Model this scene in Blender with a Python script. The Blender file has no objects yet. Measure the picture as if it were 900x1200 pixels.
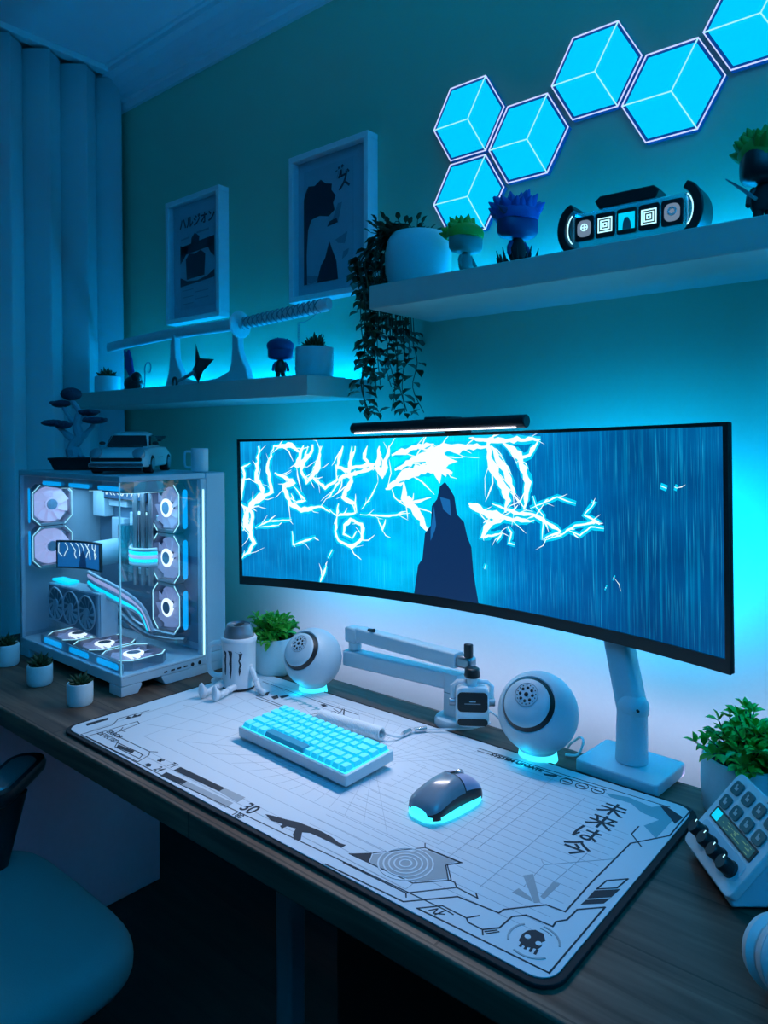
import bpy, bmesh, math, random
from mathutils import Matrix, Vector, Euler
PI = math.pi
sc = bpy.context.scene
COL = sc.collection
# ---------------- camera, world, exposure ----------------
cam = bpy.data.cameras.new('camera'); camo = bpy.data.objects.new('camera', cam); COL.objects.link(camo)
camo.location = (0, 0, 1.31)
camo.rotation_euler = (math.radians(90 - 1.5), 0, math.radians(40.3))
cam.sensor_fit = 'VERTICAL'; cam.sensor_height = 36; cam.lens = 855 / 1200 * 36
cam.shift_y = -63.6 / 1200; cam.clip_start = .02
sc.camera = camo
wd = bpy.data.worlds.new('night'); sc.world = wd; wd.use_nodes = True
wd.node_tree.nodes['Background'].inputs[0].default_value = (0, .02, .05, 1)
wd.node_tree.nodes['Background'].inputs[1].default_value = .2
sc.view_settings.view_transform = 'Standard'; sc.view_settings.look = 'None'
sc.view_settings.exposure = 0; sc.view_settings.gamma = 1; sc.view_settings.use_curve_mapping = False
sc.cycles.max_bounces = 6; sc.cycles.transparent_max_bounces = 12
sc.cycles.sample_clamp_indirect = 4; sc.cycles.sample_clamp_direct = 0
CY = (0.0, .36, 1.0); TEAL = (0.0, .62, .95); LAV = (.70, .49, 1.0)

# ---------------- materials ----------------
def mat(name, col, rough=.5, metal=0, emit=None, es=0, ns=60, nb=.05, var=.06, alpha=None, coat=0):
    m = bpy.data.materials.new(name); m.use_nodes = True; nt = m.node_tree; b = nt.nodes['Principled BSDF']
    tc = nt.nodes.new('ShaderNodeTexCoord'); n = nt.nodes.new('ShaderNodeTexNoise'); n.inputs['Scale'].default_value = ns; n.inputs['Detail'].default_value = 3
    nt.links.new(tc.outputs['Object'], n.inputs['Vector'])
    mx = nt.nodes.new('ShaderNodeMix'); mx.data_type = 'RGBA'; nt.links.new(n.outputs['Fac'], mx.inputs['Factor'])
    mx.inputs[6].default_value = (*[c * (1 - var) for c in col], 1); mx.inputs[7].default_value = (*[min(1, c * (1 + var)) for c in col], 1)
    nt.links.new(mx.outputs[2], b.inputs['Base Color'])
    b.inputs['Roughness'].default_value = rough; b.inputs['Metallic'].default_value = metal
    if coat: b.inputs['Coat Weight'].default_value = coat
    if nb:
        bp = nt.nodes.new('ShaderNodeBump'); bp.inputs['Strength'].default_value = nb; bp.inputs['Distance'].default_value = .002
        nt.links.new(n.outputs['Fac'], bp.inputs['Height']); nt.links.new(bp.outputs[0], b.inputs['Normal'])
    if emit: b.inputs['Emission Color'].default_value = (*emit, 1); b.inputs['Emission Strength'].default_value = es
    return m
def glass(name, tint=(.85, .95, 1), gloss=.05, rough=0.0):
    m = bpy.data.materials.new(name); m.use_nodes = True; nt = m.node_tree; nt.nodes.clear()
    o = nt.nodes.new('ShaderNodeOutputMaterial'); mx = nt.nodes.new('ShaderNodeMixShader'); t = nt.nodes.new('ShaderNodeBsdfTransparent'); g = nt.nodes.new('ShaderNodeBsdfGlossy')
    lw = nt.nodes.new('ShaderNodeLayerWeight'); lw.inputs[0].default_value = .5; pw = nt.nodes.new('ShaderNodeMath'); pw.operation = 'POWER'; pw.inputs[1].default_value = 4
    ma = nt.nodes.new('ShaderNodeMath'); ma.operation = 'MULTIPLY_ADD'; ma.inputs[1].default_value = .6; ma.inputs[2].default_value = gloss; ma.use_clamp = True
    t.inputs[0].default_value = (*tint, 1); g.inputs['Roughness'].default_value = rough; g.inputs[0].default_value = (1, 1, 1, 1)
    nt.links.new(lw.outputs['Facing'], pw.inputs[0]); nt.links.new(pw.outputs[0], ma.inputs[0]); nt.links.new(ma.outputs[0], mx.inputs[0]); nt.links.new(t.outputs[0], mx.inputs[1]); nt.links.new(g.outputs[0], mx.inputs[2]); nt.links.new(mx.outputs[0], o.inputs[0])
    return m
def wood(name, c1, c2, rough=.45, scale=1.0, plank=.14):
    m = mat(name, c1, rough, nb=0); nt = m.node_tree; b = nt.nodes['Principled BSDF']
    tc = nt.nodes.new('ShaderNodeTexCoord'); mp = nt.nodes.new('ShaderNodeMapping'); mp.inputs['Scale'].default_value = (1.2 * scale, 14 * scale, 14 * scale)
    n = nt.nodes.new('ShaderNodeTexNoise'); n.inputs['Scale'].default_value = 3; n.inputs['Detail'].default_value = 7; n.inputs['Distortion'].default_value = .6
    br = nt.nodes.new('ShaderNodeTexBrick'); br.inputs['Scale'].default_value = 1; br.inputs['Brick Width'].default_value = .9; br.inputs['Row Height'].default_value = plank
    br.inputs['Mortar Size'].default_value = .0015; br.inputs['Color1'].default_value = (.75, .75, .75, 1); br.inputs['Color2'].default_value = (1.15, 1.1, 1.05, 1); br.inputs['Mortar'].default_value = (.45, .45, .45, 1)
    r = nt.nodes.new('ShaderNodeValToRGB'); r.color_ramp.elements[0].position = .3; r.color_ramp.elements[0].color = (*c1, 1); r.color_ramp.elements[1].position = .72; r.color_ramp.elements[1].color = (*c2, 1)
    mu = nt.nodes.new('ShaderNodeMix'); mu.data_type = 'RGBA'; mu.blend_type = 'MULTIPLY'; mu.inputs['Factor'].default_value = 1
    nt.links.new(tc.outputs['Object'], mp.inputs[0]); nt.links.new(mp.outputs[0], n.inputs['Vector']); nt.links.new(tc.outputs['Object'], br.inputs['Vector'])
    nt.links.new(n.outputs['Fac'], r.inputs[0]); nt.links.new(r.outputs[0], mu.inputs[6]); nt.links.new(br.outputs['Color'], mu.inputs[7]); nt.links.new(mu.outputs[2], b.inputs['Base Color']); b.inputs['Specular IOR Level'].default_value = .3
    return m
M = {}
M['wall'] = mat('sage_wall_paint', (.41, .60, .43), .85, ns=180, nb=.08, var=.03)
M['frame'] = mat('white_frame_lacquer', (.78, .86, .88), .4)
M['walld'] = mat('bounce_cutting_dark', (.05, .07, .09), .85, ns=180, nb=.08, var=.03)  # unseen walls made dark to cut bounced light in the room
M['cabinet'] = mat('grey_cabinet_front', (.52, .48, .62), .6)
M['ceil'] = mat('white_ceiling_paint', (.75, .78, .82), .9, ns=120, nb=.05, var=.02)
M['floor'] = wood('dark_floor_boards', (.012, .009, .009), (.025, .02, .019), .5)
M['desk'] = wood('walnut_desk_top', (.045, .027, .020), (.20, .120, .085), .55)
M['curtain'] = mat('curtain_fabric', (.55, .60, .62), .95, ns=400, nb=.15)
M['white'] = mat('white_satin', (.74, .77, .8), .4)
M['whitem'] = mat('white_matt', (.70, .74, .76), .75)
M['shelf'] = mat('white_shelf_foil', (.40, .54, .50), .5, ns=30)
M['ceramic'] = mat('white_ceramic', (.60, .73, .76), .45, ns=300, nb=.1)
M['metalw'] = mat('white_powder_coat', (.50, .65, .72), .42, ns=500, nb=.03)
M['black'] = mat('black_plastic', (.012, .013, .015), .35)
M['blackm'] = mat('black_matt', (.010, .010, .012), .8)
M['rubber'] = mat('black_rubber', (.012, .012, .014), .85)
M['chrome'] = mat('brushed_aluminium', (.7, .72, .75), .25, 1)
M['silver'] = mat('grey_metal', (.35, .38, .42), .35, .8)
M['grey'] = mat('grey_plastic', (.25, .28, .3), .5)
M['pad'] = mat('pad_cloth', (.68, .72, .76), .85, ns=900, nb=.1, var=.02)
M['ink'] = mat('pad_ink', (.03, .035, .045), .85)
M['inkg'] = mat('pad_ink_grey', (.38, .40, .42), .85)
M['inkb'] = mat('pad_ink_blue', (.16, .40, .46), .85)
M['inkl'] = mat('pad_ink_fine', (.40, .44, .48), .85)
M['leaf'] = mat('leaf_green', (.10, .50, .05), .45, ns=25, var=.5)
M['leafd'] = mat('leaf_dark', (.012, .05, .015), .55, ns=25, var=.4)
M['succ'] = mat('succulent_green', (.03, .07, .03), .5, ns=30, var=.3)
M['soil'] = mat('soil', (.02, .014, .01), .95, ns=200, nb=.6)
M['stem'] = mat('stem', (.05, .06, .03), .7)
M['cyan'] = mat('cyan_light', (.02, .05, .06), .4, emit=(0, .70, 1), es=1.5, nb=0)
M['cyanb'] = mat('cyan_light_bright', (.02, .05, .06), .4, emit=(.05, .75, 1), es=1.6, nb=0)
M['blueb'] = mat('blue_light', (.02, .05, .06), .4, emit=(0, .40, .95), es=1.05, nb=0)
M['pale'] = mat('pale_light', (.1, .1, .1), .4, emit=(.45, .88, 1), es=1.5, nb=0)
M['whitel'] = mat('white_light', (.1, .1, .1), .4, emit=(.95, .88, 1), es=4, nb=0)
M['lavl'] = mat('lavender_fan_light', (.2, .2, .25), .4, emit=(.50, .50, .86), es=.85, nb=0)
M['lavd'] = mat('lavender_fan_dim', (.2, .2, .25), .4, emit=(.25, .32, .62), es=.6, nb=0)
M['ring'] = mat('hub_ring_light', (.2, .2, .25), .4, emit=(.95, .95, 1), es=1.4, nb=0)
M['strip'] = mat('led_strip_cyan', (.1, .1, .1), .4, emit=CY, es=36, nb=0)
M['screenw'] = mat('screen_white', (0, 0, 0), .4, emit=(.85, 1, 1), es=1.15, nb=0)
M['screenc'] = mat('screen_cyan', (0, 0, 0), .4, emit=(.0, .66, 1), es=1.0, nb=0)
M['screenn'] = mat('screen_navy', (0, 0, 0), .4, emit=(.004, .028, .11), es=1.0, nb=0)
M['screenm'] = mat('screen_mid', (0, 0, 0), .4, emit=(.01, .14, .42), es=1.0, nb=0)
M['screenp'] = mat('screen_pink', (0, 0, 0), .4, emit=(.45, .42, .60), es=1.0, nb=0)
M['glass'] = glass('case_glass')
M['acryl'] = glass('acrylic_tube', (.25, .75, .78), .25, .15)

# ---------------- mesh builder ----------------
class MB:
    def __init__(s, root=None):
        s.v = []; s.f = []; s.T = root.matrix_basis.inverted() if root is not None else None
    def add(s, vs, fs, X=None):
        k = len(s.v)
        for p in vs:
            p = Vector(p)
            if X is not None: p = X @ p
            if s.T is not None: p = s.T @ p
            s.v.append(p[:])
        s.f += [tuple(i + k for i in f) for f in fs]
        return s
    def box(s, c, d, X=None, rz=0):
        a, b, h = d[0] / 2, d[1] / 2, d[2] / 2
        R = Matrix.Translation(c) @ Matrix.Rotation(rz, 4, 'Z')
        if X is not None: R = X @ R
        vs = [(x, y, z) for x in (-a, a) for y in (-b, b) for z in (-h, h)]
        return s.add(vs, [(0, 1, 3, 2), (4, 6, 7, 5), (0, 4, 5, 1), (2, 3, 7, 6), (0, 2, 6, 4), (1, 5, 7, 3)], R)
    def bx(s, x0, x1, y0, y1, z0, z1, X=None):
        return s.box(((x0 + x1) / 2, (y0 + y1) / 2, (z0 + z1) / 2), (abs(x1 - x0), abs(y1 - y0), abs(z1 - z0)), X)
    def prism(s, poly, h0, h1, X=None):
        n = len(poly); vs = [(x, y, h0) for x, y in poly] + [(x, y, h1) for x, y in poly]
        return s.add(vs, [tuple(range(n))[::-1], tuple(range(n, 2 * n))] + [(i, (i + 1) % n, n + (i + 1) % n, n + i) for i in range(n)], X)
    def lathe(s, prof, X=None, n=32, ang=2 * PI, caps=True):
        vs = []; fs = []; m = len(prof); full = abs(ang - 2 * PI) < 1e-6; N = n if full else n + 1
        for i in range(N):
            a = ang * i / n; c, d = math.cos(a), math.sin(a)
            vs += [(r * c, r * d, z) for r, z in prof]
        for i in range(n):
            j = (i + 1) % N
            for k in range(m - 1): fs.append((i * m + k, j * m + k, j * m + k + 1, i * m + k + 1))
        if full and caps:
            if prof[0][0] > 1e-5: fs.append(tuple(i * m for i in range(n))[::-1])
            if prof[-1][0] > 1e-5: fs.append(tuple(i * m + m - 1 for i in range(n)))
        return s.add(vs, fs, X)
    def cyl(s, p0, p1, r0, r1=None, n=24, X=None):
        r1 = r0 if r1 is None else r1; p0 = Vector(p0); p1 = Vector(p1); d = p1 - p0
        Q = Matrix.Translation(p0) @ d.to_track_quat('Z', 'Y').to_matrix().to_4x4()
        if X is not None: Q = X @ Q
        return s.lathe([(r0, 0), (r1, d.length)], Q, n)
    def tube(s, pts, r, n=8, X=None, closed=False):
        P = [Vector(p) for p in pts]; m = len(P); rs = r if isinstance(r, (list, tuple)) else [r] * m
        vs = []; up = None
        for i in range(m):
            a = P[(i - 1) % m] if (closed or i) else P[0]; b = P[(i + 1) % m] if (closed or i < m - 1) else P[-1]
            t = (b - a).normalized()
            if up is None: up = t.orthogonal().normalized()
            up = (up - t * up.dot(t)).normalized(); w = t.cross(up)
            for k in range(n):
                q = 2 * PI * k / n; vs.append(P[i] + (up * math.cos(q) + w * math.sin(q)) * rs[i])
        fs = []
        for i in range(m if closed else m - 1):
            j = (i + 1) % m
            for k in range(n): fs.append((i * n + k, i * n + (k + 1) % n, j * n + (k + 1) % n, j * n + k))
        if not closed: fs += [tuple(range(n))[::-1], tuple(range((m - 1) * n, m * n))]
        return s.add(vs, fs, X)
    def ell(s, c, r, X=None, n=24, m=14, rot=None):
        Q = Matrix.Translation(c)
        if rot is not None: Q = Q @ rot
        Q = Q @ Matrix.Diagonal((r[0], r[1], r[2], 1))
        if X is not None: Q = X @ Q
        return s.lathe([(max(0, math.cos(-PI / 2 + PI * k / m)) if 0 < k < m else 0, math.sin(-PI / 2 + PI * k / m)) for k in range(m + 1)], Q, n)
    def surf(s, fn, nu, nv, closed=False):
        vs = [fn(i / nu, j / nv) for i in range(nu + (0 if closed else 1)) for j in range(nv + 1)]
        N = nu if closed else nu + 1; fs = []
        for i in range(nu):
            ii = (i + 1) % N
            for j in range(nv): fs.append((i * (nv + 1) + j, ii * (nv + 1) + j, ii * (nv + 1) + j + 1, i * (nv + 1) + j + 1))
        return s.add(vs, fs)
    def loft(s, rings, cap=True, X=None):
        n = len(rings[0]); vs = [p for r in rings for p in r]; fs = []
        for i in range(len(rings) - 1):
            for k in range(n): fs.append((i * n + k, i * n + (k + 1) % n, (i + 1) * n + (k + 1) % n, (i + 1) * n + k))
        if cap: fs += [tuple(range(n))[::-1], tuple(range((len(rings) - 1) * n, len(rings) * n))]
        return s.add(vs, fs, X)
    def leaf(s, base, d, ln, wd, up=Vector((0, 0, 1)), fold=.25):
        d = Vector(d).normalized(); side = d.cross(up)
        side = side.normalized() if side.length > .05 else Vector((1, 0, 0)); nn = side.cross(d); b = Vector(base)
        pts = [b, b + d * ln * .35 + side * wd * .5 + nn * wd * fold, b + d * ln * .7 + side * wd * .38 + nn * wd * fold, b + d * ln - nn * wd * .1,
               b + d * ln * .7 - side * wd * .38 + nn * wd * fold, b + d * ln * .35 - side * wd * .5 + nn * wd * fold, b + d * ln * .4, b + d * ln * .72]
        return s.add(pts, [(0, 1, 6), (1, 2, 7, 6), (2, 3, 7), (0, 6, 5), (6, 7, 4, 5), (7, 3, 4)])
    def build(s, name, m, parent=None, smooth=True, bevel=0, seg=2, sub=0, recalc=True, ang=35):
        me = bpy.data.meshes.new(name); me.from_pydata(s.v, [], s.f); me.update()
        if recalc:
            bm = bmesh.new(); bm.from_mesh(me); bmesh.ops.recalc_face_normals(bm, faces=bm.faces); bm.to_mesh(me); bm.free()
        if smooth: me.shade_smooth(); me.set_sharp_from_angle(angle=math.radians(ang))
        me.materials.append(M[m] if isinstance(m, str) else m)
        o = bpy.data.objects.new(name, me); COL.objects.link(o)
        if parent is not None: o.parent = parent
        if sub: q = o.modifiers.new('s', 'SUBSURF'); q.levels = q.render_levels = sub
        if bevel: q = o.modifiers.new('b', 'BEVEL'); q.width = bevel; q.segments = seg; q.limit_method = 'ANGLE'; q.angle_limit = math.radians(40)
        return o
def tag(o, label, cat, group=None):
    o['label'] = label; o['category'] = cat
    if group: o['group'] = group
    return o
def thing(name, loc, label, cat, rz=0, group=None):
    o = bpy.data.objects.new(name, None); o.empty_display_size = .05; COL.objects.link(o); o.location = loc; o.rotation_euler = (0, 0, rz)
    o.matrix_basis = Matrix.Translation(loc) @ Matrix.Rotation(rz, 4, 'Z')
    return tag(o, label, cat, group)
def struct(o): o['kind'] = 'structure'; return o
def rrect(w, h, r, n=5, cx=0, cy=0):
    out = []
    for sx, sy, a0 in ((1, 1, 0), (-1, 1, 90), (-1, -1, 180), (1, -1, 270)):
        for k in range(n + 1):
            a = math.radians(a0 + 90 * k / n); out.append((cx + sx * (w / 2 - r) + r * math.cos(a), cy + sy * (h / 2 - r) + r * math.sin(a)))
    return out
def frame(o, x, y, z):
    m = Matrix.Identity(4)
    for i, a in enumerate((x, y, z)):
        a = Vector(a).normalized()
        for j in range(3): m[j][i] = a[j]
    return Matrix.Translation(o) @ m
def text(name, body, size, X, m, parent, ext=.0002, align='CENTER', sx=1, shear=0, root=None, bold=0):
    cu = bpy.data.curves.new(name, 'FONT'); cu.body = body; cu.size = size; cu.extrude = ext; cu.align_x = align; cu.align_y = 'CENTER'; cu.shear = shear; cu.offset = bold
    o = bpy.data.objects.new(name, cu); COL.objects.link(o)
    dg = bpy.context.evaluated_depsgraph_get(); me = bpy.data.meshes.new_from_object(o.evaluated_get(dg)); bpy.data.objects.remove(o)
    T = X @ Matrix.Diagonal((sx, 1, 1, 1))
    if root is not None: T = root.matrix_basis.inverted() @ T
    me.transform(T); me.name = name; me.materials.clear(); me.materials.append(M[m])
    q = bpy.data.objects.new(name, me); COL.objects.link(q)
    if parent is not None: q.parent = parent
    return q
def area(name, loc, rot, sx, sy, power, col, parent=None, spread=180):
    l = bpy.data.lights.new(name, 'AREA'); l.shape = 'RECTANGLE'; l.size = sx; l.size_y = sy; l.energy = power; l.color = col; l.spread = math.radians(spread)
    o = bpy.data.objects.new(name, l); COL.objects.link(o); o.location = loc; o.rotation_euler = [math.radians(a) for a in rot]
    if parent is not None: o.parent = parent; o.matrix_parent_inverse = parent.matrix_basis.inverted()
    return o
# ---------------- traced outlines (mat print in desk metres, picture strokes in display metres) ----------------
PL=[([(-0.456, -0.233), (-0.165, -0.222)],0.0012),([(-0.456, -0.233), (-0.453, -0.164), (-0.473, -0.141), (-0.467, -0.077)],0.0012),([(-0.439, -0.225), (-0.432, -0.124), (-0.419, -0.128), (-0.413, -0.187), (-0.291, -0.185), (-0.279, -0.194), (-0.27, -0.221), (-0.439, -0.225)],0.0012),([(-0.414, -0.172), (-0.427, -0.158)],0.0012),([(-0.419, -0.169), (-0.405, -0.166)],0.0012),([(-0.291, -0.185), (-0.279, -0.177)],0.0012),([(-0.37, -0.202), (-0.299, -0.199), (-0.288, -0.201), (-0.28, -0.212), (-0.357, -0.214), (-0.37, -0.202)],0.001),([(-0.165, -0.222), (0.36, -0.201)],0.001),([(0.187, -0.229), (0.313, -0.221), (0.357, -0.171), (0.411, -0.165), (0.412, -0.156), (0.446, -0.116), (0.469, -0.113), (0.468, -0.041), (0.471, 0.078), (0.518, 0.132), (0.52, 0.369)],0.0016),([(0.203, -0.209), (0.305, -0.206), (0.31, -0.212)],0.0014),([(0.305, -0.206), (0.346, -0.157), (0.338, -0.15), (0.329, -0.151)],0.0014),([(0.329, -0.151), (0.308, -0.127), (0.32, -0.11), (0.27, -0.113)],0.0014),([(0.346, -0.157), (0.377, -0.158), (0.37, -0.151)],0.0014),([(0.218, -0.167), (0.263, -0.112), (0.321, -0.109), (0.309, -0.125), (0.332, -0.149), (0.299, -0.185), (0.195, -0.189)],0.0012),([(0.263, -0.112), (0.257, -0.104)],0.0012),([(0.333, -0.22), (0.353, -0.197), (0.387, -0.197), (0.396, -0.184)],0.0014),([(0.387, -0.197), (0.393, -0.202), (0.412, -0.202), (0.417, -0.209)],0.0014),([(0.412, -0.202), (0.425, -0.187), (0.426, -0.161), (0.437, -0.148), (0.47, -0.146), (0.469, -0.136), (0.477, -0.125), (0.478, -0.1), (0.501, -0.075), (0.501, -0.214), (0.333, -0.22)],0.0016),([(0.346, -0.214), (0.352, -0.205), (0.353, -0.215), (0.364, -0.208)],0.001),([(0.356, -0.216), (0.361, -0.201), (0.372, -0.202)],0.001),([(0.419, -0.205), (0.428, -0.193)],0.001),([(0.416, -0.203), (0.425, -0.192)],0.001),([(0.481, -0.024), (0.5, -0.003), (0.497, -0.03), (0.479, -0.048), (0.481, -0.024)],0.0015),([(0.143, 0.203), (0.459, 0.211), (0.478, 0.212)],0.0009),([(0.149, 0.193), (0.383, 0.201)],0.0009),([(0.463, 0.128), (0.463, 0.102), (0.485, 0.08)],0.0014),([(0.397, -0.036), (0.405, -0.044), (0.408, -0.102)],0.0006),([(0.405, -0.044), (0.471, 0.03)],0.0006),([(0.283, 0.115), (0.282, -0.011)],0.0006),([(0.32, 0.135), (0.318, -0.067)],0.0006),([(0.368, 0.155), (0.367, -0.137)],0.0006),([(0.436, 0.017), (0.432, -0.068)],0.0006),([(-0.426, 0.188), (-0.235, 0.181), (-0.126, 0.181)],0.0009),([(-0.411, 0.182), (-0.276, 0.177)],0.0006),([(-0.367, 0.119), (-0.203, 0.114), (-0.175, 0.163), (-0.127, 0.149), (-0.111, 0.165)],0.001),([(-0.356, 0.11), (-0.197, 0.108), (-0.172, 0.153)],0.0008),([(-0.186, 0.172), (-0.161, 0.165), (-0.172, 0.184)],0.0008)]
PP=[([(-0.497, -0.196), (-0.494, -0.151), (-0.484, -0.157), (-0.486, -0.199)],0),([(-0.361, -0.205), (-0.314, -0.201), (-0.308, -0.209), (-0.353, -0.213)],0),([(-0.461, -0.134), (-0.47, -0.122), (-0.459, -0.12), (-0.469, -0.108), (-0.46, -0.107), (-0.462, -0.096), (-0.453, -0.105), (-0.458, -0.127)],0),([(-0.196, -0.199), (-0.197, -0.185), (-0.08, -0.183), (-0.078, -0.195)],0),([(-0.08, -0.183), (-0.032, -0.181), (-0.029, -0.198), (-0.078, -0.195)],1),([(-0.195, -0.225), (-0.199, -0.211), (-0.145, -0.208), (-0.143, -0.219)],0),([(-0.145, -0.208), (-0.032, -0.204), (-0.029, -0.22), (-0.143, -0.219)],1),([(0.031, -0.194), (0.043, -0.19), (0.067, -0.184), (0.085, -0.178), (0.127, -0.174), (0.148, -0.175), (0.166, -0.179), (0.177, -0.177), (0.177, -0.185), (0.157, -0.185), (0.118, -0.187), (0.108, -0.193), (0.121, -0.208), (0.113, -0.213), (0.102, -0.205), (0.094, -0.192), (0.08, -0.196), (0.079, -0.205), (0.072, -0.202), (0.072, -0.196), (0.049, -0.2)],0),([(-0.251, -0.219), (-0.252, -0.212), (-0.244, -0.211), (-0.238, -0.216), (-0.242, -0.221)],0),([(-0.252, -0.189), (-0.25, -0.187), (-0.239, -0.195), (-0.243, -0.197)],0),([(-0.251, -0.195), (-0.242, -0.186), (-0.239, -0.189), (-0.247, -0.198)],0),([(0.478, -0.053), (0.501, -0.03), (0.499, -0.052), (0.478, -0.073)],0),([(0.478, -0.077), (0.499, -0.055), (0.497, -0.069), (0.477, -0.089)],0),([(0.396, -0.082), (0.404, -0.071), (0.438, -0.116), (0.433, -0.122)],1),([(0.433, -0.106), (0.431, -0.069), (0.44, -0.068), (0.439, -0.108)],1),([(0.403, -0.121), (0.405, -0.109), (0.425, -0.115), (0.431, -0.121)],1),([(0.452, -0.191), (0.45, -0.179), (0.452, -0.17), (0.458, -0.164), (0.468, -0.164), (0.475, -0.173), (0.473, -0.177), (0.476, -0.183), (0.475, -0.19), (0.469, -0.192), (0.464, -0.195), (0.46, -0.195)],0),([(0.22, -0.17), (0.266, -0.116), (0.314, -0.112), (0.305, -0.126), (0.327, -0.148), (0.299, -0.181), (0.263, -0.185), (0.229, -0.187)],1),([(0.195, -0.189), (0.217, -0.168), (0.228, -0.188)],0),([(0.464, 0.208), (0.475, 0.21), (0.503, 0.194), (0.5, 0.169)],0),([(0.387, 0.192), (0.419, 0.202), (0.457, 0.195), (0.466, 0.207), (0.494, 0.177), (0.493, 0.113), (0.468, 0.135), (0.479, 0.165), (0.451, 0.17), (0.429, 0.186), (0.398, 0.184)],2),([(-0.337, 0.135), (-0.334, 0.151), (-0.319, 0.141), (-0.32, 0.129)],0),([(-0.326, 0.149), (-0.316, 0.168), (-0.311, 0.162), (-0.312, 0.143)],0),([(-0.369, 0.13), (-0.363, 0.154), (-0.348, 0.135), (-0.357, 0.127)],0),([(-0.224, 0.172), (-0.219, 0.178), (-0.207, 0.176), (-0.209, 0.165)],0),([(-0.17, 0.185), (-0.168, 0.186), (-0.146, 0.162), (-0.15, 0.162)],0),([(0.28, 0.189), (0.301, 0.198), (0.303, 0.191), (0.285, 0.185)],0),([(-0.303, 0.14), (-0.298, 0.158), (-0.27, 0.162), (-0.267, 0.157), (-0.293, 0.153)],2),([(-0.28, 0.139), (-0.277, 0.156), (-0.252, 0.16), (-0.249, 0.156), (-0.272, 0.152)],2),([(-0.259, 0.139), (-0.256, 0.155), (-0.234, 0.158), (-0.231, 0.154), (-0.251, 0.15)],2),([(-0.237, 0.139), (-0.236, 0.153), (-0.216, 0.157), (-0.213, 0.152), (-0.231, 0.149)],2),([(-0.216, 0.138), (-0.216, 0.152), (-0.198, 0.155), (-0.196, 0.151), (-0.211, 0.147)],2)]
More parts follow.
